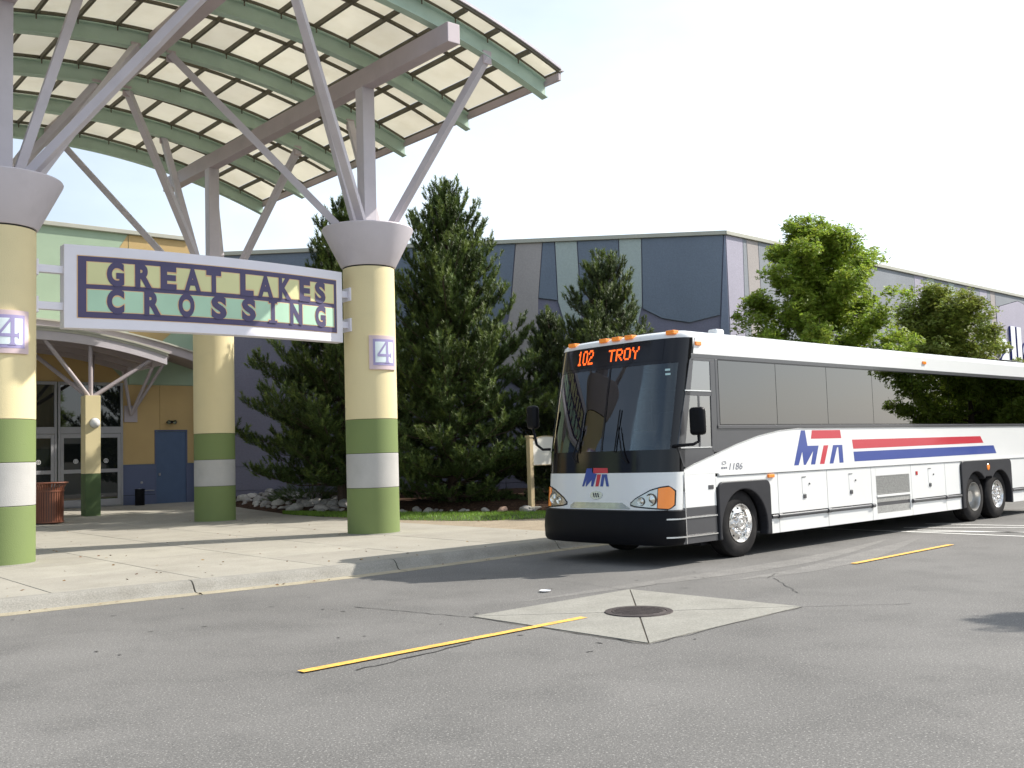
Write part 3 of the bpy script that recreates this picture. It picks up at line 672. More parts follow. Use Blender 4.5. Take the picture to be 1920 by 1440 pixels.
# head lamps
HT = [(.03, 1.06), (.05, 1.10), (.08, 1.135), (.19, 1.12), (.33, 1.08), (.45, 1.02), (.57, .96), (.645, .895)]
HB = [(.03, .88), (.05, .84), (.08, .815), (.2, .825), (.4, .84), (.57, .855), (.645, .875)]
def hz(y, T): return float(np.interp(y, [a for a, _ in T], [b for _, b in T]))
for side in (0, 1):
    my = (lambda y: y) if side == 0 else (lambda y: 2*HW-y)
    hl = None
    def lamp_patch(name, m_, y0, y1, g, off, th, parent=coach, n=18):
        ysl = [y0+(y1-y0)*i/n for i in range(n+1)]; mb = MB(); K_ = 5
        F_ = lambda y, k, o: FP(my(y), (hz(y, HB)-g)+(hz(y, HT)-hz(y, HB)+2*g)*k/K_, o)
        mb.slab([[F_(y, k, off) for y in ysl] for k in range(K_+1)], [[F_(y, k, off-th) for y in ysl] for k in range(K_+1)])
        return mb.build(name, m_, parent, smooth=35)
    hl = lamp_patch('headlight', M_cblk, .022, .655, .014, .004, .02)
    lamp_patch('lens', M_lens, .225, .64, -.006, .010, .012, hl)
    lamp_patch('indicator', M_amb, .034, .215, -.006, .014, .016, hl)
    for y, z, r_ in ((.315, .95, .082), (.465, .925, .055)):
        p = FP(my(y), z, .012); mb = MB()
        mb.lathe([(r_*1.06, .004), (r_*1.0, -.012), (r_*.80, .004), (r_*.55, -.002), (.001, -.018)], 24, p, 'x'); mb.build('lamp', M_bulb, hl, smooth=40)
        mb = MB(); mb.lathe([(r_*1.12, .004), (r_*1.10, -.008), (r_*1.0, -.008), (r_*1.0, .004)], 24, p, 'x'); mb.build('lamp_ring', M_cgrey, hl, smooth=40)
# emblem and front logo
def fdecal(name, m_, polys, off=.004):
    for p in polys:
        mb = MB(); mb.prism([FP(y, z, off) for y, z in p], (-.0015, 0, 0)); mb.build(name, m_, coach)
mb = MB(); rim_ = []
for k in range(32):
    t = 2*math.pi*k/32; rim_.append((1.315+.125*math.cos(t), 1.012+.062*math.sin(t)))
fdecal('emblem', M_trim, [rim_], .006)
fdecal('emblem_mark', M_cgrey, [[(1.315+a+.018+.012, 1.045), (1.315+a-.004+.012, 1.045), (1.315+a-.030+.012, .98), (1.315+a-.008+.012, .98)] for a in (-.045, 0, .045)], .010)
FMv = [(1.535, 1.41), (1.425, 1.41), (1.415, 1.34), (1.335, 1.325), (1.345, 1.26), (1.39, 1.14), (1.43, 1.14), (1.45, 1.24), (1.54, 1.14), (1.595, 1.14)]
fdecal('livery_mark', M_blue, [[(1.535, 1.41), (1.43, 1.41), (1.42, 1.345), (1.325, 1.325), (1.39, 1.14), (1.435, 1.14), (1.425, 1.235), (1.53, 1.14), (1.545, 1.14), (1.535, 1.24), (1.58, 1.14), (1.62, 1.14)], [(1.22, 1.32), (1.12, 1.32), (1.07, 1.14), (1.12, 1.14), (1.165, 1.29), (1.19, 1.14), (1.245, 1.14)]])
fdecal('livery_mark', M_red, [[(1.40, 1.415), (1.11, 1.41), (1.10, 1.335), (1.395, 1.335)], [(1.315, 1.32), (1.24, 1.32), (1.28, 1.14), (1.345, 1.14)]])
# LED destination display, a dot matrix
DOT = {'1': "00100 01100 00100 00100 00100 00100 01110", '0': "01110 10001 10001 10001 10001 10001 01110", '2': "01110 10001 00001 00110 01000 10000 11111",
       'T': "11111 00100 00100 00100 00100 00100 00100", 'R': "11110 10001 10001 11110 10100 10010 10001", 'O': "01110 10001 10001 10001 10001 10001 01110", 'Y': "10001 10001 01010 00100 00100 00100 00100"}
def led(txt, y0, y1, z0, z1):
    mb = MB(); n = len(txt); cols = n*6-1; dy = (y0-y1)/cols; dzz = (z1-z0)/7
    for k, ch in enumerate(txt):
        for r_, row in enumerate(DOT[ch].split()):
            for c_, b in enumerate(row):
                if b == '1':
                    yy = y0-(k*6+c_+.5)*dy; zz = z1-(r_+.5)*dzz; a = dy*.47; h_ = dzz*.47
                    mb.slab([[FP(yy+s1, zz+s2, .012) for s1 in (-a, a)] for s2 in (-h_, h_)], [[FP(yy+s1, zz+s2, .006) for s1 in (-a, a)] for s2 in (-h_, h_)])
    return mb.build('lit_lettering', M_led, coach)
led("102", 1.99, 1.64, 3.015, 3.245); led("TROY", 1.315, .71, 3.02, 3.205)
# roof: stacked loops of the plan outline
def outline(z, n=26):
    ys = ycos(0, 2.59, n); pts = [(fx(z, y), y) for y in ys]
    pts += [(13.55, 2.59), (13.78, 2.52), (13.85, 2.35), (13.85, .24), (13.78, .07), (13.55, 0)]
    return pts
ol = outline(3.29); k = len(ol); nrm = []
for i in range(k):
    a, b = Vector(ol[i-1]), Vector(ol[(i+1) % k]); d = (b-a).normalized(); nrm.append(Vector((d.y, -d.x)))
c0 = Vector((6, 1.3)); nrm = [n_ if n_.dot(c0-Vector(p)) > 0 else -n_ for n_, p in zip(nrm, ol)]
loops = [(0.0, 3.287), (.004, 3.31), (.02, 3.345), (.06, 3.375), (.14, 3.40), (.28, 3.42), (.5, 3.44), (.8, 3.455), (1.05, 3.46)]
mb = MB(); rows = []
for d, z in loops: rows.append([(p[0]+n_.x*d, p[1]+n_.y*d, z) for p, n_ in zip(ol, nrm)])
rows = [r_+[r_[0]] for r_ in rows]; mb.grid(rows); mb.add([p for p in rows[-1][:-1]], [tuple(range(k))])
mb.box(.80, 13.8, .0, .03, 3.05, 3.287); mb.box(.80, 13.8, 2.56, 2.59, 3.05, 3.287); mb.box(13.8, 13.83, .05, 2.54, 3.05, 3.287)
mb.build('roof', M_cw, coach, smooth=40)
for y in (2.18, 1.46, 1.20, .94, .22):
    p = FP(y, 3.34, -.01); mb = MB(); mb.box(p.x-.035, p.x+.10, y-.075, y+.075, 3.335, 3.40); mb.build('marker_light', M_amb, coach, bevel=.015, seg=3)
for x, z in ((.91, 3.20), (8.0, 3.19)):
    mb = MB(); mb.box(x-.065, x+.065, -.025, .01, z-.03, z+.03); mb.build('marker_light', M_amb, coach, bevel=.01)
mb = MB(); mb.box(1.72, 1.92, .24, .42, 3.40, 3.50); mb.build('roof_unit', M_cw, coach, bevel=.03, seg=3)
# left side, top to bottom
def box_part(name, m_, x0, x1, z0, z1, y0=-.0, y1=.03, bevel=.004, parent=None):
    mb = MB(); mb.box(x0, x1, y0, y1, z0, z1); return mb.build(name, m_, parent or coach, bevel=bevel)
box_part('cant_rail', M_cgrey, .74, 13.8, 2.985, 3.048, -.006, .03)
for pts in ([(.74, 2.985), (1.30, 2.985), (1.30, 2.945), (.70, 2.945)], [(1.185, 2.945), (1.30, 2.945), (1.30, 1.60), (1.15, 1.60)], [(.58, 2.495), (1.20, 2.495), (1.20, 2.43), (.555, 2.43)],
            [(.865, 2.43), (.905, 2.43), (.885, 1.68), (.845, 1.68)], [(.35, 1.68), (1.16, 1.68), (1.20, 1.555), (.52, 1.40), (.46, 1.40)], [(.795, 2.985), (.70, 2.945), (.35, 1.68), (.49, 1.40), (.515, 1.68)]):
    mb = MB(); mb.prism([(x, -.004, z) for x, z in pts], (0, .035, 0)); mb.build('driver_window_frame', M_cgrey, coach, bevel=.003)
def pane(name, m_, pts, y=-.006, th=.005):
    mb = MB(); mb.prism([(x, y, z) for x, z in pts], (0, th, 0)); return mb.build(name, m_, coach)

pane('driver_window', G_dr, [(.70, 2.945), (1.185, 2.945), (1.175, 2.495), (.58, 2.495)], .004)
pane('driver_window', G_dr, [(.555, 2.43), (.87, 2.43), (.85, 1.68), (.36, 1.68)], .004)
pane('driver_window', G_dr, [(.90, 2.43), (1.185, 2.43), (1.155, 1.68), (.88, 1.68)], .008)
box_part('bright_sill', M_trim, .56, 1.17, 2.495, 2.51, -.012, .0, 0)
box_part('bright_sill', M_trim, .40, 1.13, 1.668, 1.682, -.014, -.002, 0)
box_part('window_rail', M_cgrey, 1.30, 13.8, 1.945, 1.995, -.018, .03)
box_part('window_post', M_cgrey, 1.30, 1.36, 1.995, 2.985, -.008, .03)
seam = [1.37, 2.885, 4.405, 5.94, 7.46, 8.98, 10.5, 12.02, 13.5]
for a, b in zip(seam[:-1], seam[1:]):
    box_part('side_window', G_sd, a+.006, b-.006, 2.012, 2.968, -.004, .004, 0)
box_part('window_gasket', M_cblk, 1.36, 13.55, 1.995, 2.012, -.002, .03, 0); box_part('window_gasket', M_cblk, 1.36, 13.55, 2.968, 2.985, -.002, .03, 0)
for s_ in seam: box_part('window_gasket', M_cblk, s_-.006, s_+.006, 2.012, 2.968, .000, .03, 0)
# white flank with the charcoal sweep above it
CURV = [(.46, 1.36), (.69, 1.435), (1.24, 1.575), (1.75, 1.705), (2.32, 1.825), (2.91, 1.905), (3.53, 1.944)]
low = [(x, 1.245) for x, _ in reversed(CURV)]
mb = MB(); mb.prism([(x, 0, z) for x, z in CURV] + [(13.8, 0, 1.944), (13.8, 0, 1.285)] + [(.49, 0, 1.285)], (0, .03, 0)); mb.build('flank_panel', M_cw, coach)
mb = MB(); mb.prism([(x, -.001, z+.003) for x, z in CURV] + [(1.302, -.001, 1.944), (1.302, -.001, 1.60), (.52, -.001, 1.399)], (0, .03, 0)); mb.build('sweep_panel', M_cgrey, coach)
mb = MB()
for (a, b) in zip(CURV[:-1], CURV[1:]): mb.beam((a[0], -.003, a[1]), (b[0], -.003, b[1]), .008, .010, (0, 1, 0))
mb.build('sweep_edge', M_trim, coach)
box_part('rub_moulding', M_cw, 1.27, 13.8, 1.243, 1.283, -.018, .03, .008)
mb = MB(); mb.prism([(x, 0, z) for x, z in ((.425, .815), (.484, 1.283), (1.20, 1.283), (1.20, .815))], (0, .03, 0)); mb.build('entry_panel', M_cw, coach, bevel=.004)
box_part('entry_step', M_cgrey, .405, 1.20, .685, .81); box_part('entry_step', M_cgrey, .39, 1.20, .425, .665); box_part('entry_step', M_cgrey, .39, 1.20, .305, .40)
box_part('arch_panel', M_cw, 1.206, 2.57, 1.08, 1.236); box_part('arch_panel', M_cw, 9.28, 11.73, 1.18, 1.236)
box_part('trim_strip', M_trim, .42, 1.20, .666, .684, -.012, .02, 0); box_part('trim_strip', M_trim, .42, 1.20, .402, .42, -.012, .02, 0); box_part('trim_strip', M_trim, .455, .468, .31, 1.30, -.010, .02, 0)
box_part('door_handle', M_cgrey, 1.02, 1.14, 1.06, 1.12, -.008, .02, .004)
def lug(x0, x1, hx=None):
    d = box_part('luggage_door', M_cw, x0, x1, .60, 1.236)
    if hx:
        mb = MB(); mb.box(hx-.055, hx+.055, -.004, .01, .875, 1.145); mb.build('handle', M_cw, d, bevel=.002)
        mb = MB(); mb.box(hx-.055, hx+.055, -.012, .01, 1.142, 1.152); mb.build('handle', M_cgrey, d)
        mb = MB(); mb.box(hx-.035, hx+.045, -.014, .01, .80, .865); mb.build('latch', M_cgrey, d, bevel=.004)
        mb = MB(); mb.lathe([(.016, .0), (.016, -.012), (.001, -.012)], 12, (hx+.16, 0, 1.03), 'y'); mb.build('lock', M_cgrey, d)
def skirt(x0, x1): box_part('skirt_panel', M_cw, x0, x1, .30, .528)
def rail(x0, x1):
    mb = MB(); mb.tube([(x0, -.008, .562), (x1, -.008, .562)], .027, 10); mb.build('hinge_rail', M_cgrey, coach, smooth=40)
lug(2.575, 2.805); lug(2.817, 4.262, 3.56); lug(4.274, 5.735, 5.03); lug(7.225, 8.61, 7.96); lug(8.622, 9.275); lug(11.735, 12.7); lug(12.712, 13.8)
for a, b in ((2.575, 2.805), (2.817, 4.262), (4.274, 5.735), (7.225, 8.61), (8.622, 9.275), (11.735, 12.7), (12.712, 13.8)): skirt(a, b); rail(a+.02, b-.02)
for x in (4.268, 2.811, 5.73, 8.61, 7.25, 12.7):
    mb = MB(); mb.tube([(x-.05, -.012, .562), (x+.05, -.012, .562)], .04, 10); mb.build('hinge_knuckle', M_cgrey, coach, smooth=40)
for nm, m_, z0, z1, y0 in (('vent_frame', M_cw, 1.075, 1.236, 0), ('vent_mesh', M_mesh, .735, 1.075, .006), ('vent_frame', M_cw, .695, .735, -.01), ('vent_mesh', M_mesh, .60, .695, .006), ('vent_mesh', M_cgrey, .535, .60, .012), ('vent_mesh', M_mesh, .405, .535, .006), ('vent_frame', M_cw, .30, .405, 0)):
    box_part(nm, m_, 5.905, 7.145, z0, z1, y0, .04, .002)
for a, b in ((5.745, 5.905), (7.145, 7.215)): box_part('vent_frame', M_cw, a, b, .30, 1.236)
for i in range(12):
    z = .75+.028*i; box_part('vent_louvre', M_mesh, 5.91, 7.14, z, z+.008, -.001, .01, 0)
box_part('marker_light', M_amb, 2.53, 2.70, 1.17, 1.225, -.03, .01, .012); box_part('reflector', M_redl, 7.40, 7.48, 1.04, 1.11, -.008, .01, .004)
# livery
def sdecal(name, m_, polys, y=-.0015):
    for p in polys:
        mb = MB(); mb.prism([(x, y, z) for x, z in p], (0, .003, 0)); mb.build(name, m_, coach)
sdecal('livery_mark', M_blue, [[(3.55, 1.905), (3.67, 1.905), (3.725, 1.65), (4.065, 1.65), (3.93, 1.34), (3.80, 1.34), (3.89, 1.565), (3.645, 1.34), (3.585, 1.34), (3.56, 1.56), (3.435, 1.34), (3.30, 1.34)], [(4.52, 1.65), (4.82, 1.65), (4.83, 1.345), (4.70, 1.345), (4.685, 1.61), (4.645, 1.61), (4.50, 1.34), (4.38, 1.34)]])
sdecal('livery_mark', M_red, [[(3.88, 1.905), (4.77, 1.905), (4.80, 1.765), (3.84, 1.765)], [(4.22, 1.65), (4.37, 1.65), (4.215, 1.34), (4.075, 1.34)]])
sdecal('livery_stripe', M_red, [[(5.15, 1.735), (10.33, 1.745), (10.46, 1.605), (5.18, 1.575)]]); sdecal('livery_stripe', M_blue, [[(5.18, 1.525), (10.95, 1.545), (11.07, 1.375), (5.20, 1.355)]])
v2, f2 = text2d("1186", .0, .25); mb = MB(); mb.add([(1.545+.34*a, -.003, 1.325+.10*b) for a, b in v2], f2); mb.build('fleet_number', M_num, coach)
mb = MB()
for k in range(20):
    t0, t1 = 2*math.pi*k/20, 2*math.pi*(k+1)/20
    if k % 5: mb.beam((1.42+.05*math.cos(t0), -.003, 1.435+.022*math.sin(t0)), (1.42+.05*math.cos(t1), -.003, 1.435+.022*math.sin(t1)), .004, .008, (0, 1, 0))
for i, w_ in enumerate((.02, .014, .02, .012, .02)): mb.box(1.352+.03*i, 1.352+.03*i+w_, -.003, 0, 1.345, 1.372)
mb.build('maker_plate', M_num, coach)
# fenders
def rrect(x0, x1, z0, z1, r_, n=6):
    p = [(x0, z0)]
    for i in range(n+1): t = math.pi-(math.pi/2)*i/n; p.append((x0+r_+r_*math.cos(t), z1-r_+r_*math.sin(t)))
    for i in range(n+1): t = math.pi/2-(math.pi/2)*i/n; p.append((x1-r_+r_*math.cos(t), z1-r_+r_*math.sin(t)))
    return p+[(x1, z0)]
def arc(cx, cz, r_, a0, a1, n=14): return [(cx+r_*math.cos(a0+(a1-a0)*i/n), cz+r_*math.sin(a0+(a1-a0)*i/n)) for i in range(n+1)]
for (ys_, sgn) in ((-.035, 1),):
    p = rrect(1.215, 2.565, .30, 1.155, .13)+arc(1.86, .44, .585, -.24, math.pi+.24, 22)
    mb = MB(); mb.prism([(x, ys_, z) for x, z in p], (0, .16, 0)); mb.build('fender', M_fend, coach, bevel=.02, seg=3)
    p = rrect(9.285, 11.725, .30, 1.255, .13)+arc(11.11, .47, .55, -.30, math.pi-.75, 14)+[(10.68, .90), (10.40, .90)]+arc(9.96, .47, .55, .75, math.pi+.30, 14)
    mb = MB(); mb.prism([(x, ys_, z) for x, z in p], (0, .16, 0)); mb.build('fender', M_fend, coach, bevel=.02, seg=3)
mb = MB(); mb.lathe([(.001, -.05), (.06, -.045), (.075, -.03)], 18, (10.54, 0, 1.10), 'y'); mb.build('marker_light', M_amb, coach, smooth=40)
# wheels
def wheel(x, side, deep=False):
    ysg = 1 if side == 0 else -1; Y = lambda h: (.045+h) if side == 0 else (2.545-h)
    w = bpy.data.objects.new('wheel', None); col.objects.link(w); w.parent = coach; w.location = (x, 0, .51); w.empty_display_size = .2
    def L_(prof, name, m_, n=48):
        mb = MB(); mb.lathe([(r_, Y(h)) for r_, h in prof], n, (0, 0, 0), 'y'); return mb.build(name, m_, w, smooth=32)
    tr = [(.285, .02), (.30, .008), (.34, .0), (.40, .002), (.455, .018), (.488, .035), (.505, .05)]
    for g in (.09, .135, .18, .225): tr += [(.510, g-.008), (.510, g-.003), (.497, g-.001), (.497, g+.006), (.510, g+.008)]
    tr += [(.505, .27), (.48, .29), (.40, .31), (.285, .30)]
    L_(tr, 'tyre', M_tyre, 56)
    if not deep:
        L_([(.29, .012), (.292, .0), (.284, .0), (.272, .03), (.262, .05), (.235, .052), (.205, .040), (.19, .036), (.12, .034), (.001, .034)], 'rim', M_alu)
        L_([(.10, .034), (.098, -.010), (.092, -.014), (.075, -.014), (.07, -.002), (.055, -.002), (.05, -.022), (.03, -.03), (.001, -.03)], 'hub', M_alu)
        mb = MB(); mb2 = MB()
        for i in range(10):
            t = 2*math.pi*i/10
            c = (.148*math.cos(t), 0, .148*math.sin(t)); mb.lathe([(.026, Y(.036)), (.024, Y(-.012)), (.016, Y(-.026)), (.001, Y(-.03))], 12, c, 'y')
            c = (.222*math.cos(t+.31), 0, .222*math.sin(t+.31)); mb2.lathe([(.019, Y(.043)), (.017, Y(.0415)), (.001, Y(.0415))], 12, c, 'y')
        mb.build('lug_nut', M_alu, w, smooth=40, kind='stuff'); mb2.build('rim_hole', M_cblk, w, smooth=40)
    else:
        L_([(.29, .012), (.292, .0), (.284, .0), (.272, .03), (.262, .09), (.245, .16), (.225, .19), (.17, .195), (.001, .195)], 'rim', M_alu2)
        L_([(.13, .195), (.125, .10), (.115, .085), (.001, .085)], 'hub', M_alu2)
        mb = MB()
        for i in range(10):
            t = 2*math.pi*i/10; c = (.165*math.cos(t), 0, .165*math.sin(t)); mb.lathe([(.02, Y(.195)), (.018, Y(.16)), (.001, Y(.158))], 10, c, 'y')
        mb.build('lug_nut', M_alu2, w, smooth=40, kind='stuff')
for x, dp in ((1.84, 0), (9.97, 1), (11.11, 0)):
    for sd in (0, 1): wheel(x, sd, dp)
# underbody, cabin and the far side
mb = MB(); mb.box(.55, 13.7, .42, 2.17, .33, 1.15); mb.box(2.58, 9.27, .06, 2.53, .33, 1.22); mb.box(11.75, 13.7, .06, 2.53, .33, 1.22); mb.box(.5, 1.2, .06, 2.53, .33, 1.15); mb.box(1.3, 1.6, .4, 2.1, .2, .34); mb.box(.35, .6, .5, 2.1, .36, .9)
mb.box(1.2, 2.6, .055, .07, 1.1, 1.24)
mb.build('underbody', M_int, coach)
mb = MB(); mb.box(.45, 13.7, .035, 2.555, 1.225, 1.24); mb.build('cabin_floor', M_int, coach)
mb = MB(); mb.box(.85, 13.7, .04, 2.55, 3.10, 3.14); mb.build('cabin_ceiling', M_int2, coach)
mb = MB(); mb.box(.9, 13.6, .04, .55, 2.72, 2.98); mb.box(.9+.9, 13.6, 2.04, 2.55, 2.72, 2.98); mb.build('luggage_rack', M_int2, coach)
mb = MB(); mb.prism([(.42, .25, 1.24), (.36, .25, 1.62), (.75, .25, 1.66), (1.0, .25, 1.52), (1.05, .25, 1.24)], (0, 2.05, 0)); mb.build('dashboard', M_int, coach, bevel=.03)
mb = MB(); c = Vector((1.02, .68, 1.78)); ax = Vector((.55, 0, .83)); a1 = Vector((0, 1, 0)); a2 = ax.cross(a1)
mb.tube([c+.23*(a1*math.cos(t)+a2*math.sin(t)) for t in [2*math.pi*i/24 for i in range(25)]], .017, 8)
for t in (.3, 2.84, 4.71): mb.tube([c, c+.23*(a1*math.cos(t)+a2*math.sin(t))], .014, 6)
mb.tube([c, c-ax*.35], .03, 8); mb.build('steering_wheel', M_int, coach, smooth=50)
def seat(x, y, w_, m_):
    mb = MB(); mb.box(x-.22, x+.25, y-w_/2, y+w_/2, 1.60, 1.72); mb.prism([(x+.16, y-w_/2, 1.66), (x+.30, y-w_/2, 1.66), (x+.45, y-w_/2, 2.33), (x+.35, y-w_/2, 2.33)], (0, w_, 0)); mb.box(x-.1, x+.1, y-.1, y+.1, 1.24, 1.60)
    mb.build('seat', m_, coach, bevel=.04, seg=2)
seat(1.55, .68, .52, M_seat)
for i in range(12):
    seat(2.6+.86*i, .58, .95, M_seat); seat(2.6+.86*i, 2.02, .95, M_seat)
for a, b in zip(seam[:-1], seam[1:]):
    mb = MB(); mb.box(a+.006, b-.006, 2.586, 2.594, 2.012, 2.968); mb.build('side_window', G_sd, coach)
mb = MB(); mb.box(1.62, 13.8, 2.56, 2.59, .31, 2.0); mb.box(.5, 1.6, 2.56, 2.59, .31, 1.6); mb.box(.74, 13.8, 2.56, 2.59, 2.975, 3.05); mb.build('kerbside_panel', M_cw, coach)
mb = MB(); mb.box(.62, 1.55, 2.575, 2.583, 1.62, 2.97); mb.build('entrance_door', G_dr, coach)
mb = MB(); mb.box(13.8, 13.85, .1, 2.49, .35, 3.2); mb.build('tail_panel', M_cw, coach)
# mirrors
def mirror(c, w_, h_, arm):
    h = bpy.data.objects.new('mirror', None); col.objects.link(h); h.parent = coach
    mb = MB(); mb.box(c[0]-.05, c[0]+.08, c[1]-w_/2, c[1]+w_/2, c[2]-h_/2, c[2]+h_/2); mb.build('housing', M_rub, h, bevel=.055, seg=4, smooth=40)
    mb = MB(); mb.box(c[0]+.08, c[0]+.084, c[1]-w_/2+.03, c[1]+w_/2-.03, c[2]-h_/2+.03, c[2]+h_/2-.03); mb.build('mirror_glass', M_bulb, h)
    mb = MB(); mb.tube(arm, .022, 8); mb.build('arm', M_rub, h, smooth=50)
mirror((.56, -.20, 2.05), .25, .40, [(.30, .05, 1.70), (.32, -.06, 1.71), (.48, -.18, 1.72), (.58, -.20, 1.76), (.58, -.20, 1.9)])
mirror((.25, 2.90, 2.25), .22, .38, [(.25, 2.5, 1.72), (.22, 2.64, 1.72), (.24, 2.8, 1.80), (.26, 2.9, 2.08)])
# wipers
for (p0, p1, p2) in (((1.75, 1.50), (1.80, 1.60), (1.67, 2.02)), ((.72, 1.48), (.80, 1.58), (.93, 2.02))):
    mb = MB(); mb.tube([FP(*p0, .02), FP(*p1, .05), FP(*p2, .035)], [.014, .011, .008], 6); mb.tube([FP(p2[0]+.04, p2[1]-.38, .022), FP(p2[0]+.01, p2[1]+.25, .022)], .010, 6); mb.build('wiper', M_rub, coach, smooth=50)
# ------------------------------------------------------------------ entrance building (facade parallel to the canopy)
M_wgrn = mat('wall_sage', (.36, .46, .33), rough=.9, var=.05, vscale=1, bump=.3, bscale=60, stain=.25, stain_scale=.9, stain_c=(.29,.38,.28))
M_wyel = mat('wall_ochre', (.52, .365, .165), rough=.9, var=.05, vscale=1, bump=.3, bscale=60, stain=.25, stain_scale=.9, stain_c=(.46,.32,.15))
M_wblu = mat('wall_blue', (.105, .125, .21), rough=.85, var=.05, vscale=1, bump=.3, bscale=60)
M_dblu = mat('door_blue', (.075, .115, .205), rough=.5, var=.05)
M_cop = mat('coping_metal', (.44, .43, .36), rough=.5, var=.05, vscale=2)
M_frame = mat('aluminium_frame', (.34, .335, .35), rough=.45, var=.04, metal=.2)
M_shop = mat('shop_glass', (.012, .014, .014), rough=.02, var=0, ior=1.75)
M_lamp = mat('lamp_white', (.75, .74, .74), rough=.3, var=.02)
WW = 16.40
ent = thing('entrance_building', 'sage green and ochre mall entrance front with glass doors behind the banded columns', 'building', CAN, CA)
mb = MB(); mb.prism([(-62, WW+.03, -.2), (-62, WW+.03, 9.5), (2.72, WW+.03, 9.5), (3.12, WW+.03, 5.0), (3.12, WW+.03, -.2)], (0, 9, 0)); mb.build('wall', M_wgrn, ent)
def wpanel(name, m_, pts, d0=0.0, d1=.05, parent=ent, bevel=.004):
    mb = MB(); mb.prism([(u, WW-d0, z) for u, z in pts], (0, d1+d0, 0)); return mb.build(name, m_, parent, bevel=bevel)
for a, b in ((-16, -11.9), (-11.88, -7.9), (-7.88, -3.5), (-3.48, .54)):
    wpanel('wall_panel', M_wgrn, [(a, 4.43), (a, 9.52), (b, 9.52), (b, 4.43)])
wpanel('wall_panel', M_wgrn, [(.56, 4.43), (.56, 9.52), (2.73, 9.52), (3.13, 5.0), (3.13, 4.43)])
wpanel('wall_panel', M_wyel, [(.545, 9.51), (-.85, 7.2), (.54, 6.2)], .012); wpanel('wall_panel', M_wyel, [(.565, 9.51), (2.725, 9.51), (2.94, 7.1), (1.5, 5.75), (.565, 6.18)], .012)
wpanel('wall_panel', M_wyel, [(-7.6, 4.45), (-6.0, 6.0), (-1.0, 6.0), (.5, 4.45)], .012)
for a, b in ((.36, 1.595), (1.605, 3.13)):
    lo = 1.735 if b < 1.6 else 2.88
    wpanel('wall_panel', M_wyel, [(a, 1.735), (a, 4.41), (b, 4.41), (b, 2.885), (1.415, 2.885), (1.415, 1.735)] if b < 1.6 else [(a, 2.885), (a, 4.41), (b, 4.41), (b, 1.735), (2.555, 1.735), (2.555, 2.885)], 0)
wpanel('base_panel', M_wblu, [(.36, .1), (.36, 1.725), (1.43, 1.725), (1.43, .1)], .006); wpanel('base_panel', M_wblu, [(2.54, .1), (2.54, 1.725), (3.13, 1.725), (3.13, .1)], .006)
wpanel('base_line', M_dark, [(.36, .70), (.36, .715), (1.43, .715), (1.43, .70)], .008)
mb = MB(); mb.box(-62, 2.76, WW-.12, WW+.4, 9.52, 9.66); mb.build('coping', M_cop, ent, bevel=.01)
d = wpanel('service_door', M_dblu, [(1.47, .37), (1.47, 2.82), (2.50, 2.82), (2.50, .37)], -.012, .05)
for pts in ([(1.42, .3), (1.42, 2.88), (1.465, 2.88), (1.465, .3)], [(2.505, .3), (2.505, 2.88), (2.55, 2.88), (2.55, .3)], [(1.465, 2.83), (1.465, 2.88), (2.505, 2.88), (2.505, 2.83)]): wpanel('frame', M_wblu, pts, .012, .05, d)
mb = MB(); mb.box(1.55, 1.60, WW-.05, WW+.03, 1.33, 1.42); mb.build('handle', M_frame, d)
mb = MB(); mb.box(1.47, 2.5, WW-.03, WW+.03, .35, .375); mb.build('threshold', M_frame, d)
ZB = .40
for u1 in (.34, -1.74, -3.82, -5.90):
    u0 = u1-2.04
    dd = MB()
    for x0, x1 in ((u0, u0+.07), (u1-.07, u1)): dd.box(x0, x1, WW-.08, WW+.04, ZB, 4.46)
    for z0, z1 in ((2.78, 3.0), (4.36, 4.46), (ZB, ZB+.02)): dd.box(u0+.07, u1-.07, WW-.08, WW+.04, z0, z1)
    e_ = dd.build('entrance_door', M_frame, ent, bevel=.006)
    mb = MB(); mb.box(u0+.07, u1-.07, WW-.02, WW-.01, 3.0, 4.36); mb.build('pane', M_shop, e_)
    um = (u0+u1)/2
    for a, b in ((u0+.075, um-.005), (um+.005, u1-.075)):
        mb = MB()
        for x0, x1 in ((a, a+.10), (b-.10, b)): mb.box(x0, x1, WW-.07, WW-.02, ZB+.03, 2.77)
        for z0, z1 in ((ZB+.03, ZB+.24), (1.50, 1.62), (2.64, 2.77)): mb.box(a+.10, b-.10, WW-.07, WW-.02, z0, z1)
        mb.build('leaf_frame', M_frame, e_, bevel=.004)
        for z0, z1 in ((ZB+.24, 1.50), (1.62, 2.64)):
            mb = MB(); mb.box(a+.10, b-.10, WW-.05, WW-.04, z0, z1); mb.build('pane', M_shop, e_)
        mb = MB(); mb.lathe([(.001, -.056), (.075, -.056), (.075, -.050)], 20, ((a+b)/2+.0, WW, 1.885), 'y'); mb.build('door_sticker', M_lamp, e_)
        mb = MB(); mb.lathe([(.040, -.0575), (.058, -.0575), (.058, -.0565), (.040, -.0565)], 16, ((a+b)/2, WW, 1.885), 'y'); mb.box((a+b)/2-.03, (a+b)/2+.03, WW-.0575, WW-.0565, 1.878, 1.895); mb.build('door_sticker', M_dark, e_)
wpanel('wall_panel', M_wyel, [(-16, .1), (-16, 4.41), (-7.96, 4.41), (-7.96, .1)], 0)
for k in range(8):       # the facade goes on to the left of the picture in slate blue and sage panels
    a = -16.02-5.75*k; wpanel('wall_panel', (M_dblu, M_dblu, M_wgrn)[k % 3], [(a, .1), (a, 9.5), (a-5.73, 9.5), (a-5.73, .1)])
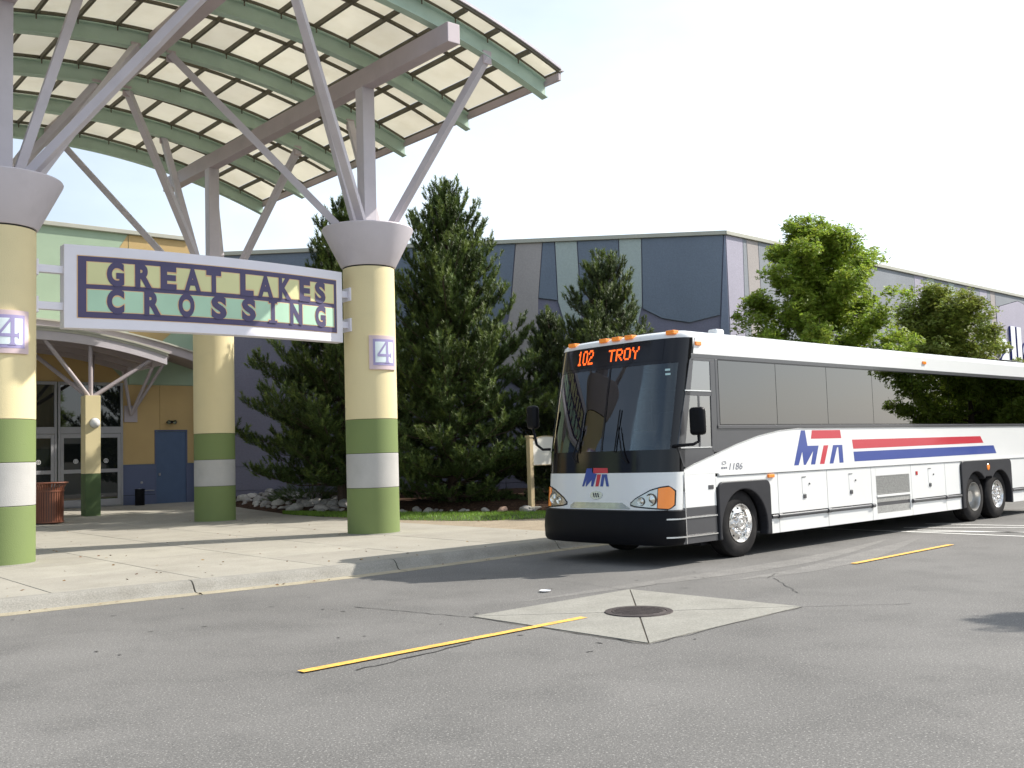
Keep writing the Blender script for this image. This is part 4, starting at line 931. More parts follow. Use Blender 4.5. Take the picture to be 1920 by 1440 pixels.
# curved porch in front of the doors
M_porch = mat('porch_mauve', (.40, .35, .365), rough=.55, var=.05, vscale=2)
M_soff = mat('porch_soffit', (.33, .27, .25), rough=.8, var=.06, vscale=2)
po = thing('entrance_porch', 'low curved mauve porch over the glass doors on a square banded post', 'porch', CAN, CA)
PC = -3.49
def arcslab(name, m_, u0, u1, f, w0, w1, t0, t1, n=28, bevel=0):
    us = [u0+(u1-u0)*i/n for i in range(n+1)]; mb = MB()
    mb.slab([[(u, w, f(u)-t0) for u in us] for w in (w0, w1)], [[(u, w, f(u)-t1) for u in us] for w in (w0, w1)]); return mb.build(name, m_, po, smooth=30, bevel=bevel)
f1 = lambda u: 5.72-.040*(u-PC)**2
f2 = lambda u: 6.32-.0255*(u-PC)**2
U0, U1 = 2*PC-.40, .40
arcslab('roof', M_cop, U0-.06, U1+.05, f1, 12.40, 16.38, 0, .05); arcslab('roof_edge', M_cop, U0-.03, U1+.02, f1, 12.43, 16.38, .051, .13)
arcslab('fascia', M_lav, U0, U1, f1, 12.46, 12.53, .131, .385); arcslab('soffit', M_soff, U0+.01, U1-.01, f1, 12.54, 16.38, .15, .19)
for w in (13.6, 14.8, 15.9): arcslab('porch_rib', M_porch, U0+.02, U1-.02, f1, w, w+.08, .191, .36)
for u in (U0, U1-.05):
    mb = MB(); mb.box(u, u+.05, 12.54, 16.38, f1(u)-.385, f1(u)-.13); mb.build('fascia', M_lav, po)
V0, V1 = -9.85, 2.84
arcslab('roof', M_cop, V0-.05, V1+.03, f2, 15.0, 16.39, 0, .05); arcslab('fascia', M_porch, V0, V1, f2, 15.06, 15.14, .051, .33); arcslab('soffit', M_soff, V0, V1, f2, 15.15, 16.39, .30, .34)
for u in (V0, V1-.06):
    mb = MB(); mb.box(u, u+.06, 15.15, 16.39, f2(u)-.33, f2(u)-.051); mb.build('fascia', M_porch, po)
for u in (-1.77, -5.21):
    s_ = 1 if u > PC else -1; w = 12.72; z0 = zg(w); h = .215
    mb = MB(); mb.box(u-h, u+h, w-h, w+h, z0-.02, 1.49); mb.build('post_base', mat('dark_green_paint', (.07, .115, .042), rough=.7, var=.08, vscale=3), po, bevel=.006)
    mb = MB(); mb.box(u-h, u+h, w-h, w+h, 1.494, 3.76); mb.build('post', M_cream, po, bevel=.006)
    for (a, b, z) in ((u, w+.02, 5.30), (u-s_*1.30, 12.6, f1(u-s_*1.30)-.36), (u-s_*1.35, 14.85, f1(u-s_*1.35)-.3), (u+s_*1.78, 12.62, f1(u+s_*1.78)-.33), (u+s_*.7, 14.85, f1(u+s_*.7)-.3)):
        mb = MB(); mb.tube([(u+(a-u)*.04, w+(b-w)*.04, 3.74), (a, b, z)], .062, 12); mb.build('strut', M_porch, po, smooth=40)
for s_, ub in ((1, .61), (-1, 2*PC-.61)):
    mb = MB(); mb.box(ub-.22, ub+.22, WW-.04, WW+.005, 3.15, 3.70); mb.build('wall_bracket', M_porch, po, bevel=.005)
    for a, b, z in ((ub-s_*.40, 15.9, f1(ub-s_*.40)-.33), (ub+s_*.62, 15.3, 5.50), (ub+s_*1.02, 15.5, 5.40)):
        mb = MB(); mb.tube([(ub, WW-.07, 3.40), (a, b, z)], .055, 12); mb.build('strut', M_porch, po, smooth=40)
# small fittings
gl = thing('globe_lamp', 'white dome lamp fixed to the square porch post', 'lamp', CW(-1.72, 12.50, 0), CA)
mb = MB(); mb.lathe([(.145*math.cos(t), -.13*math.sin(t)) for t in [math.pi/2*i/10 for i in range(11)]], 28, (0, 0, 2.96), 'y'); mb.build('dome', M_lamp, gl, smooth=40)
mb = MB(); mb.lathe([(.15, .012), (.155, 0), (.15, -.012)], 28, (0, 0, 2.96), 'y'); mb.build('rim', M_frame, gl, smooth=40)
fl = thing('flood_light', 'small black twin flood light on the ochre wall above the blue door', 'lamp', CW(1.97, WW, 0), CA)
mb = MB(); mb.box(-.06, .06, -.03, .0, 3.10, 3.20); mb.build('back_plate', M_dark, fl)
for s_ in (-1, 1):
    mb = MB(); mb.lathe([(.001, .02), (.045, .01), (.07, -.12), (.07, -.14)], 16, (.10*s_-.02, -.05, 3.14), 'y'); mb.build('lamp_head', M_rub, fl, smooth=40)
    mb = MB(); mb.lathe([(.062, -.136), (.001, -.130)], 16, (.10*s_-.02, -.05, 3.14), 'y'); mb.build('lens', M_bulb, fl)
ash = thing('ash_urn', 'black cylindrical ash urn against the blue wall beside the glass doors', 'ash urn', CW(.78, 16.02, zg(16)), CA)
mb = MB(); mb.lathe([(.15, 0), (.155, .01), (.155, .50), (.165, .51), (.165, .54), (.12, .545), (.12, .52), (.001, .52)], 28); mb.build('body', M_rub, ash, smooth=35)
mb = MB(); mb.lathe([(.118, .532), (.06, .545), (.001, .55)], 24); mb.build('sand', M_lamp, ash, smooth=60)
hb = thing('wall_pipe', 'short pale pipe stub on the blue wall between ash urn and door', 'pipe', CW(1.1, WW, 0), CA)
mb = MB(); mb.tube([(-.12, -.04, .84), (.10, -.04, .85), (.28, -.04, .84)], .014, 8); mb.build('stub', M_frame, hb, smooth=50)
mb = MB(); mb.lathe([(.001, -.03), (.04, -.02), (.045, 0)], 14, (-.13, 0, 1.12), 'y'); mb.build('cap', M_frame, hb, smooth=50)
# trash can with steel slats
M_rust = mat('can_brown', (.19, .065, .035), rough=.5, var=.12, vscale=5, coat=.2)
tr_ = thing('trash_can', 'reddish brown slatted metal trash can beside the leftmost column', 'trash can', CW(-3.42, 10.78, zg(10.78)), CA)
mb = MB()
for i in range(36):
    t = 2*math.pi*i/36; c, s_ = math.cos(t), math.sin(t); w2 = .022
    pr = [(.36, .03), (.365, .86), (.375, .93), (.42, 1.02), (.46, 1.07)]
    fr_ = [[(r_*c+k*w2*s_, r_*s_-k*w2*c, z) for k in (-1, 1)] for r_, z in pr]; bk = [[((r_-.012)*c+k*w2*s_, (r_-.012)*s_-k*w2*c, z) for k in (-1, 1)] for r_, z in pr]; mb.slab(fr_, bk)
mb.build('slat', M_rust, tr_, kind='stuff')
mb = MB(); mb.lathe([(.47, 1.055), (.49, 1.075), (.47, 1.095), (.45, 1.075), (.47, 1.055)], 40); mb.lathe([(.35, .03), (.375, .03), (.375, .06), (.35, .06), (.35, .03)], 40); mb.lathe([(.368, .84), (.38, .84), (.38, .88), (.368, .88)], 40); mb.build('ring', M_rust, tr_, smooth=40)
mb = MB(); mb.lathe([(.001, .06), (.34, .06), (.34, .95), (.33, .95), (.33, .1)], 32); mb.build('liner', M_int, tr_, smooth=40)

# ------------------------------------------------------------------ long mall building with patchwork panels
def pan(name, c): return mat(name, c, rough=.9, var=.06, vscale=.7, bump=.35, bscale=30, stretch=(1, 1, .35), stain=.22, stain_scale=.5, stain_c=tuple(v*.78 for v in c), speck=.05, spscale=18)
M_slate, M_beige, M_sage2, M_purp, M_steel, M_lila = pan('panel_slate', (.172, .205, .258)), pan('panel_beige', (.40, .36, .345)), pan('panel_sage', (.42, .475, .45)), pan('panel_purple', (.20, .195, .26)), pan('panel_steel', (.235, .265, .345)), pan('panel_lilac', (.40, .375, .45))
M_grey2 = pan('panel_grey', (.27, .285, .31))
GA = R(-3.091); GLN = 18.2524
mall = thing('mall_building', 'long windowless mall building clad in slate, beige, sage and purple panels', 'building', (-10.801, 34.984, 0), GA)
mb = MB(); mb.box(.35, GLN-.02, .05, 30, -.2, 8.9); mb.build('wall', M_purp, mall)
def gp(m_, pts, d=0.0, name='wall_panel'):
    mb = MB(); mb.prism([(s_, -d, z) for s_, z in pts], (0, .06+d, 0)); return mb.build(name, m_, mall, bevel=.008, seg=1)
ZT = 8.915
GP = [(M_slate, [(.6, ZT), (4.25, ZT), (4.1, 8.2), (2.9, 8.55), (1.8, 8.3), (.6, 8.6)]), (M_beige, [(4.28, ZT), (5.15, ZT), (5.0, 4.6), (4.1, 3.9)]), (M_slate, [(5.18, ZT), (7.6, ZT), (7.5, 5.5), (6.2, 5.0), (5.1, 5.6)]), (M_sage2, [(7.63, ZT), (8.6, ZT), (8.7, 4.0), (7.55, 4.6)]),
      (M_slate, [(8.63, ZT), (11.07, ZT), (10.85, 6.9), (10.2, 5.6), (8.72, 5.9)]), (M_beige, [(11.10, ZT), (12.0, ZT), (11.80, 6.95), (11.7, 3.6), (10.4, 4.4), (10.88, 6.9)]), (M_slate, [(12.03, ZT), (12.42, ZT), (12.46, 6.9), (11.82, 7.0)]),
      (M_sage2, [(12.45, ZT), (13.19, ZT), (13.24, 6.5), (13.3, 5.2), (12.8, 5.6), (12.49, 6.85)]), (M_slate, [(13.22, ZT), (14.61, ZT), (14.58, 6.36), (13.27, 6.72)]), (M_sage2, [(14.64, ZT), (15.39, ZT), (15.33, 6.6), (15.0, 5.4), (14.62, 6.0)]),
      (M_slate, [(15.42, ZT), (18.18, ZT), (17.95, 6.18), (16.92, 5.96), (16.0, 6.14), (15.36, 6.5)]), (M_steel, [(18.21, ZT), (GLN-.012, ZT), (GLN-.012, 0.1), (17.5, .1), (17.92, 5.3), (17.99, 6.2)])]
for m_, p in GP: gp(m_, p, .012)
for s0, s1 in ((.36, 4.7), (4.72, 10.5), (10.52, 17.4)):
    gp(M_purp, [(s0, 1.55), (s0, 3.4), (s1, 3.4), (s1, 1.55)], .0); gp(M_purp, [(s0, .725), (s0, 1.535), (s1, 1.535), (s1, .725)], .0); gp(M_purp, [(s0, -.1), (s0, .705), (s1, .705), (s1, -.1)], .0)
mb = MB(); mb.box(.33, GLN, -.09, .3, 8.92, 9.06); mb.build('coping', M_cop, mall, bevel=.01)
# the sunlit flank running away to the right is a child frame of the same building
FA = R(42.879); ca, sa = math.cos(FA-GA), math.sin(FA-GA)
def FL(s_, d, z): return (GLN + ca*s_ + sa*d, sa*s_ - ca*d, z)       # d: out of the wall
mb = MB(); mb.add([FL(0, -.05, -.2), FL(60, -.05, -.2), FL(60, -20, -.2), FL(4, -20, -.2)] + [FL(0, -.05, 8.9), FL(60, -.05, 8.9), FL(60, -20, 8.9), FL(4, -20, 8.9)], [(3,2,1,0),(4,5,6,7),(0,1,5,4),(1,2,6,5),(2,3,7,6),(3,0,4,7)]); mb.build('wall', M_purp, mall)
def fp(m_, pts, d=.012, name='wall_panel'):
    mb = MB(); a = [FL(s_, d, z) for s_, z in pts]; b = [FL(s_, -.06, z) for s_, z in pts]; o = Vector(b[0])-Vector(a[0]); mb.prism(a, o); return mb.build(name, m_, mall, bevel=.008, seg=1)
def strip_(m_, a0, a1, b0_, b1_): fp(m_, [(a0, ZT), (a1, ZT), (b1_, .1), (b0_, .1)])
for m_, a0, a1, b0_, b1_ in ((M_lila, .02, 1.0, .02, .75), (M_grey2, 1.02, 1.22, .77, 1.3), (M_beige, 1.24, 1.93, 1.32, 2.1), (M_grey2, 1.95, 4.4, 2.12, 4.3), (M_sage2, 4.42, 5.3, 4.32, 5.5), (M_grey2, 5.32, 8.0, 5.52, 7.9), (M_lila, 8.02, 9.0, 7.92, 9.2), (M_grey2, 9.02, 13.84, 9.22, 13.7), (M_lila, 13.86, 14.70, 13.72, 14.4), (M_grey2, 14.72, 15.05, 14.42, 15.2), (M_sage2, 15.07, 15.78, 15.22, 15.9), (M_grey2, 15.8, 17.17, 15.92, 17.2), (M_sage2, 17.19, 17.85, 17.22, 18), (M_grey2, 17.87, 19.04, 18.02, 19), (M_beige, 19.06, 19.7, 19.02, 19.8), (M_grey2, 19.72, 20.58, 19.82, 20.5), (M_lila, 20.6, 21.46, 20.52, 21.5), (M_grey2, 21.48, 21.81, 21.52, 21.85), (M_beige, 21.83, 22.38, 21.87, 22.4)): strip_(m_, a0, a1, b0_, b1_)
fp(M_grey2, [(22.40, ZT), (29.6, ZT), (29.6, 8.15), (25.2, 8.72), (22.42, 8.18)]); fp(M_lila, [(22.42, 8.15), (25.2, 8.69), (29.58, 8.12), (29.58, .1), (22.42, .1)], .03)
for k in range(10): strip_((M_grey2, M_sage2, M_lila, M_beige)[k % 4], 29.62+3*k, 32.6+3*k, 29.62+3*k, 32.6+3*k)
mb = MB(); mb.add([FL(-.05, .09, 8.92), FL(60, .09, 8.92), FL(60, -.3, 8.92), FL(-.05, -.3, 8.92), FL(-.05, .09, 9.06), FL(60, .09, 9.06), FL(60, -.3, 9.06), FL(-.05, -.3, 9.06)], [(3,2,1,0),(4,5,6,7),(0,1,5,4),(1,2,6,5),(2,3,7,6),(3,0,4,7)]); mb.build('coping', M_cop, mall, bevel=.01)
# store lettering on that flank, only its tail shows past the tree
M_ltf = mat('letter_face', (.78, .80, .84), rough=.3, var=.02); M_lts = mat('letter_return', (.03, .04, .22), rough=.4, var=0)
cpos = Vector((7.425, 34.0, 0)); st = thing('store_sign', 'raised pale store letters ending in lls on the sunlit mall wall behind the trees', 'sign', cpos, FA)
for ch, a, b, z0, z1 in (("a", 22.35, 23.55, 4.80, 6.62), ("l", 23.76, 24.30, 4.80, 7.32), ("l", 24.52, 25.06, 4.80, 7.32), ("s", 25.22, 26.35, 4.78, 6.62)):
    if ch == 'l': v, f = [(0, 0), (1, 0), (1, 1), (0, 1)], [(0, 1, 2, 3)]
    else: v, f = text2d(ch, .03)
    mb = MB(); fr_ = [(a+(b-a)*p, -.13, z0+(z1-z0)*q) for p, q in v]; bk = [(x, -.04, z) for x, _, z in fr_]
    mb.add(fr_, f, 0)
    ed = {}
    for q in f:
        for i in range(len(q)):
            e = (q[i], q[(i+1) % len(q)]); ed[tuple(sorted(e))] = ed.get(tuple(sorted(e)), 0)+1
    n = len(mb.v); mb.add(bk, []); 
    for (i, j), c_ in ed.items():
        if c_ == 1: mb.f.append((i, j, j+n, i+n)); mb.m.append(1)
    mb.build('letter', [M_ltf, M_lts], st)

# ------------------------------------------------------------------ rocks edging the planting bed
M_rock = mat('fieldstone', (.37, .35, .325), rough=.85, var=.25, vscale=5, bump=.6, bscale=18, rnd=.45, speck=.2, spscale=40, stain=.4, stain_scale=4, stain_c=(.17,.16,.15))
M_rockp = mat('fieldstone_pale', (.50, .47, .44), rough=.85, var=.15, vscale=5, bump=.6, bscale=18, rnd=.25, speck=.15, spscale=40)
M_rockr = mat('fieldstone_rose', (.46, .30, .23), rough=.85, var=.15, vscale=5, bump=.6, bscale=18, rnd=.15)
rock_me = []
for k in range(7):
    bm = bmesh.new(); bmesh.ops.create_icosphere(bm, subdivisions=3, radius=1)
    for v in bm.verts:
        p = v.co.copy(); d = 1+.30*noise.noise(p*1.1+Vector((k*7.3, 0, 0)))+.10*noise.noise(p*2.6+Vector((0, k*3.1, 0)))
        q = p*d; q.z *= .72; 
        if q.z < -.3: q.z = -.3
        v.co = q
    me = bpy.data.meshes.new('rock'); bm.to_mesh(me); bm.free(); me.polygons.foreach_set('use_smooth', [True]*len(me.polygons)); me.materials.append(M_rock); rock_me.append(me)
def variant(me, m_): n = me.copy(); n.materials.clear(); n.materials.append(m_); return n
pale = [variant(m, M_rockp) for m in rock_me]; rose = variant(rock_me[2], M_rockr)
rr = random.Random(11)
ROCKS = []
def rock(u, w, z, s_, me, tone, where):
    o = bpy.data.objects.new('rock', me); col.objects.link(o); o.location = CW(u, w, z); o.scale = (s_*rr.uniform(.85, 1.25), s_*rr.uniform(.8, 1.05), s_*rr.uniform(.75, 1.05)); o.rotation_euler = (rr.uniform(-.25, .25), rr.uniform(-.25, .25), rr.uniform(0, 6.3))
    o['category'] = 'rock'; o['group'] = 'fieldstones edging the planting bed'; size = 'small' if s_ < .12 else 'mid-sized' if s_ < .165 else 'big'
    ROCKS.append((o, f'{size} {tone} stone{", " if "pile" in where else " "}{where}'))
placed = []
def try_rock(u, w, z, s_, *a):
    for (x, y, r_) in placed:
        if (x-u)**2+(y-w)**2 < (r_+s_)**2*.62: return False
    placed.append((u, w, s_)); rock(u, w, z, s_, *a); return True
n = 0; tries = 0
while n < 95 and tries < 6000:
    tries += 1; w = rr.uniform(7.0, 14.5); ue = float(np.interp(w, [7, 8.2, 9.2, 11.5, 14, 15], [3.75, 3.05, 2.75, 2.75, 2.8, 2.9])); dpt = rr.random()**1.2*1.7; u = ue+.15+dpt
    if w < 8.2 and dpt > .9: continue
    s_ = rr.choice((.09, .11, .13, .15, .18, .22)); pl = rr.random() < .22
    if try_rock(u, w, zg(w)+.03+.17*dpt+.25*s_, s_, (pale if pl else rock_me)[rr.randrange(7)], 'pale' if pl else 'grey', ('pavement side' if dpt < .45 else 'middle' if dpt < 1.0 else 'mulch side')+' of rock pile, '+('by coachside column' if w < 9.3 else 'between the columns' if w < 11.8 else 'by back column')): n += 1
n = 0; tries = 0
P2 = resamp(G2, 400)
while n < 26 and tries < 3000:
    tries += 1; i = rr.randrange(30, 170); p = P2[i]
    s_ = rr.choice((.07, .09, .11, .13, .17)); pl = rr.random() < .25
    if p.x > 12: continue
    u, w = p.x+rr.uniform(.05, .30), p.y+rr.uniform(.0, .25)
    if try_rock(u, w, .17+.2*s_, s_, (pale if pl else rock_me)[rr.randrange(7)], 'pale' if pl else 'grey', 'in row behind grass, '+('beside column' if p.x < 4.6 else 'below big pine' if p.x < 5.75 else 'by sign post')): n += 1
rock(5.72, 2.95, .22, .13, rose, 'rose coloured', 'in the row behind the grass, left of the sign post')
ORD = ['leftmost', 'second from left', 'third from left', 'fourth from left', 'fifth from left', 'sixth from left', 'seventh from left', 'eighth from left', 'ninth from left', 'tenth from left']
for lab in sorted({l for _, l in ROCKS}):
    same = sorted([o for o, l in ROCKS if l == lab], key=lambda o: o.location.x/o.location.y)
    for q, o in enumerate(same): o['label'] = lab if len(same) == 1 else lab+', '+(ORD[q] if q < len(ORD) else 'farther right')

# ------------------------------------------------------------------ information board beside the path
M_post = mat('board_post_paint', (.47, .37, .22), rough=.7, var=.08, vscale=4, stretch=(6, 6, 1))
M_board = mat('board_cream', (.76, .72, .64), rough=.6, var=.03)
ib = thing('information_board', 'cream board on tan posts in the planting bed, half hidden by the coach', 'notice board', CW(6.3, 2.45, .17), BA+.05)
for x in (0, 1.22):
    mb = MB(); mb.box(x-.065, x+.065, -.065, .065, .0, 1.93); mb.prism([(x-.085, -.085, 1.93), (x+.085, -.085, 1.93), (x+.085, .085, 1.93), (x-.085, .085, 1.93)], (0, 0, .05)); mb.build('post', M_post, ib, bevel=.006)
    mb = MB(); mb.box(x-.22, x+.22, -.16, .16, -.05, .12); mb.build('footing', M_kerb, ib, bevel=.02)
pts = [(.075, 1.20), (1.145, 1.20), (1.145, 1.86), (1.06, 1.87)] + [(.61+.42*math.cos(t), 1.875+.09*math.sin(t)) for t in [math.pi*i/10 for i in range(11)]] + [(.16, 1.87), (.075, 1.86)]
mb = MB(); mb.prism([(x, -.03, z) for x, z in pts], (0, .05, 0)); mb.build('board', M_board, ib, bevel=.006)
mb = MB(); 
for a, b in zip(pts, pts[1:]+pts[:1]): mb.beam((a[0], -.035, a[1]), (b[0], -.035, b[1]), .02, .02, (0, 1, 0))
mb.build('moulding', M_post, ib)
# ------------------------------------------------------------------ trees
M_bark = mat('bark', (.085, .060, .045), rough=.95, var=.3, vscale=8, bump=.8, bscale=20, stretch=(3, 3, .6))
M_pine = mat('pine_needles', (.088, .132, .036), rough=.55, var=.34, vscale=2.2, island=.22, trans=.2, spec=.3)
M_pine2 = mat('pine_needles_grey', (.102, .135, .054), rough=.55, var=.34, vscale=2.2, island=.22, trans=.2, spec=.3)
M_tip = mat('pine_new_growth', (.150, .200, .050), rough=.55, var=.34, vscale=2.2, island=.22, trans=.25, spec=.3)
M_map = mat('maple_leaves', (.255, .340, .045), rough=.5, var=.22, vscale=.9, island=.30, trans=.50, spec=.4)
M_map2 = mat('maple_leaves_dark', (.215, .265, .048), rough=.5, var=.35, vscale=.8, island=.30, trans=.40, spec=.4, stain=.35, stain_scale=.9, stain_c=(.20, .10, .03))
def rot_to(D, rng):
    """rotation matrices taking +Z to unit vectors D, with random spin"""
    n = len(D); a = np.where(np.abs(D[:, 2:3]) < .9, np.array([[0, 0, 1.]]), np.array([[1., 0, 0]])); x = np.cross(D, a); x /= np.linalg.norm(x, axis=1, keepdims=True); y = np.cross(D, x)
    t = rng.random(n)*6.283; c, s_ = np.cos(t)[:, None], np.sin(t)[:, None]
    X, Y = x*c+y*s_, y*c-x*s_
    return np.stack([X, Y, D], axis=2)
def tuft_template(rng, k=26, ln=.20, nl=.105, wd=.0065):
    V = []
    for i in range(k):
        h = ln*rng.random()**.8; t = rng.random()*6.283; el = .55+.5*rng.random()-.25*(h/ln < .3)
        d = np.array([math.cos(t)*math.cos(el), math.sin(t)*math.cos(el), math.sin(el)]); b = np.array([0, 0, h]); s_ = np.array([-math.sin(t), math.cos(t), 0])*wd; l = nl*(.75+.5*rng.random())
        V += [b-s_, b+s_, b+d*l]
    return np.array(V)
def pine(label, x, y, z0, h, rad, seed, m_, low=.03, lean=(0, 0), power=.72, group=None, dens=1.0, wide=1.0):
    rng = np.random.default_rng(seed); t = thing('pine_tree', label, 'pine tree', (x, y, z0), 0, group)
    tr = MB(); tr.tube([(lean[0]*k*k, lean[1]*k*k, h*k) for k in (0, .25, .5, .75, .97)], [.15, .12, .085, .05, .015], 10); br = MB()
    Pp, Dd, Ss, Tp = [], [], [], []
    zf = low; wi = 0
    while zf < .965:
        nb = int(rng.integers(6, 9)*dens+.5) if zf < .9 else 4; a0 = rng.random()*6.283
        prof = min(1.0, (zf+.10)/.26)**.6*(1-zf)**power
        for b in range(nb):
            a = a0+6.283*b/nb+rng.normal()*.22; Lb = max(.12, rad*prof*rng.uniform(.60, 1.16)*(1+.30*noise.noise(Vector((1.6*math.cos(a), 1.6*math.sin(a), zf*h*.55+seed))))); el = (.15+.75*zf)+rng.normal()*.10
            c = np.array([lean[0]*zf*zf, lean[1]*zf*zf, h*zf]); n = max(3, int(Lb/.19)); pts = [c.copy()]; p = c.copy(); e = el-.22
            for i in range(n):
                s_ = (i+1)/n; e2 = e+.55*s_*s_; d = np.array([math.cos(a)*math.cos(e2), math.sin(a)*math.cos(e2), math.sin(e2)]); p = p+d*Lb/n; pts.append(p.copy())
                if s_ > .22:
                    for q in range(3 if s_ < .95 else 1):
                        sa_ = a+rng.normal()*.75 + (0 if s_ > .95 else rng.choice((-.9, .9))); se = e2+.35+rng.normal()*.25
                        sl = (0 if s_ > .95 else rng.uniform(.05, .34)*min(1, Lb)); dd = np.array([math.cos(sa_)*math.cos(se*.6), math.sin(sa_)*math.cos(se*.6), math.sin(se*.6)])
                        base = p+dd*sl; up = np.array([dd[0]*.8, dd[1]*.8, dd[2]+.55+.35*zf]); up /= np.linalg.norm(up); Pp.append(base); Dd.append(up); Ss.append(rng.uniform(.8, 1.25)); Tp.append(s_ > .72 and rng.random() < .62)
                        if sl > .14: Pp.append(p+dd*sl*.45); Dd.append(up); Ss.append(rng.uniform(.7, 1.05)); Tp.append(False)
            br.tube([tuple(q) for q in (pts[0], pts[len(pts)//2], pts[-1])], [.012+.018*(1-zf), .012, .006], 5, cap=False)
        zf += rng.uniform(.024, .038)*(8.5/h)
    top = np.array([lean[0], lean[1], h])
    for i in range(10):      # leader and its upright candles
        a = rng.random()*6.283; k = rng.random(); Pp.append(top+np.array([math.cos(a)*.16*k, math.sin(a)*.16*k, -.05-.75*k*rng.random()])); Dd.append(np.array([.15*math.cos(a), .15*math.sin(a), 1.])/math.hypot(.15, 1)); Ss.append(1.1); Tp.append(True)
    Pp, Dd, Ss, Tp = np.array(Pp), np.array(Dd), np.array(Ss), np.array(Tp); tm = [tuft_template(rng, 38, .24, .115, .0125) for _ in range(6)]; M_ = rot_to(Dd, rng); allV = []; mi = []
    pick = rng.integers(0, 6, len(Pp))
    for k in range(6):
        s_ = pick == k; V = np.einsum('nij,vj->nvi', M_[s_], tm[k])*Ss[s_][:, None, None]+Pp[s_][:, None, :]; allV.append(V.reshape(-1, 3)); mi.append(np.repeat(Tp[s_].astype(int), tm[k].shape[0]//3))
    V = np.concatenate(allV)
    tr.build('trunk', M_bark, t, smooth=60); br.build('branch', M_bark, t, kind='stuff')
    np_mesh('crown', V, np.arange(len(V)).reshape(-1, 3), [m_, M_tip], t, kind='stuff', mi=np.concatenate(mi))
    return t
pine('big dark pine standing right of the coachside column, in front of the slate panels', -1.75, 28.6, .40, 9.05, 3.2, 3, M_pine, low=.02, dens=1.25, power=.62)
pine('dark pine behind the hanging sign, its tip poking up left of the column capital', -5.15, 30.2, .40, 9.1, 3.5, 5, M_pine, low=.06, lean=(.25, 0), dens=1.2)
pine('greyish pine rising just above the coach front, before the sage panel', 2.75, 29.2, .40, 6.95, 2.75, 8, M_pine2, low=.05, power=.62, dens=1.2)
pine('slim pine squeezed between the big dark pine and the greyish pine', 1.15, 30.3, .40, 5.5, 2.1, 12, M_pine2, low=.04, dens=1.1)

def juniper(label, u, w, ru, rw, h, seed, m_):
    rng = np.random.default_rng(seed); t = thing('low_shrub', label, 'shrub', CW(u, w, zg(w)), CA); n = 520
    a = rng.random(n)*6.283; r_ = np.sqrt(rng.random(n)); X = np.stack([ru*r_*np.cos(a), rw*r_*np.sin(a), .05+h*(1-r_**2)*(.35+.75*rng.random(n))], 1)
    D = np.stack([np.cos(a)*(.3+r_), np.sin(a)*(.3+r_), .45+.3*rng.random(n)], 1); D /= np.linalg.norm(D, axis=1, keepdims=True); tm = tuft_template(rng, 22, .24, .07, .008); V = np.einsum('nij,vj->nvi', rot_to(D, rng), tm)+X[:, None, :]
    np_mesh('foliage', V.reshape(-1, 3), np.arange(V.size//3).reshape(-1, 3), m_, t, kind='stuff')
    mb = MB(); 
    for k in range(7): mb.tube([(0, 0, .02), (ru*.35*math.cos(k*.9), rw*.35*math.sin(k*.9), h*.45), (ru*.7*math.cos(k*.9), rw*.7*math.sin(k*.9), h*.5)], [.02, .014, .006], 5, cap=False)
    mb.build('stem', M_bark, t, kind='stuff')
juniper('low dark spreading shrub over the rock pile, left of the coachside column', 4.6, 11.6, 1.3, 1.5, .62, 4, M_pine)
juniper('low dark shrub under the big pine behind the grass', 6.9, 5.6, 1.2, 1.6, .50, 6, M_pine)
juniper('low dark shrub behind the sign post and the coach nose', 8.4, 3.6, 1.4, 1.1, .55, 9, M_pine2)

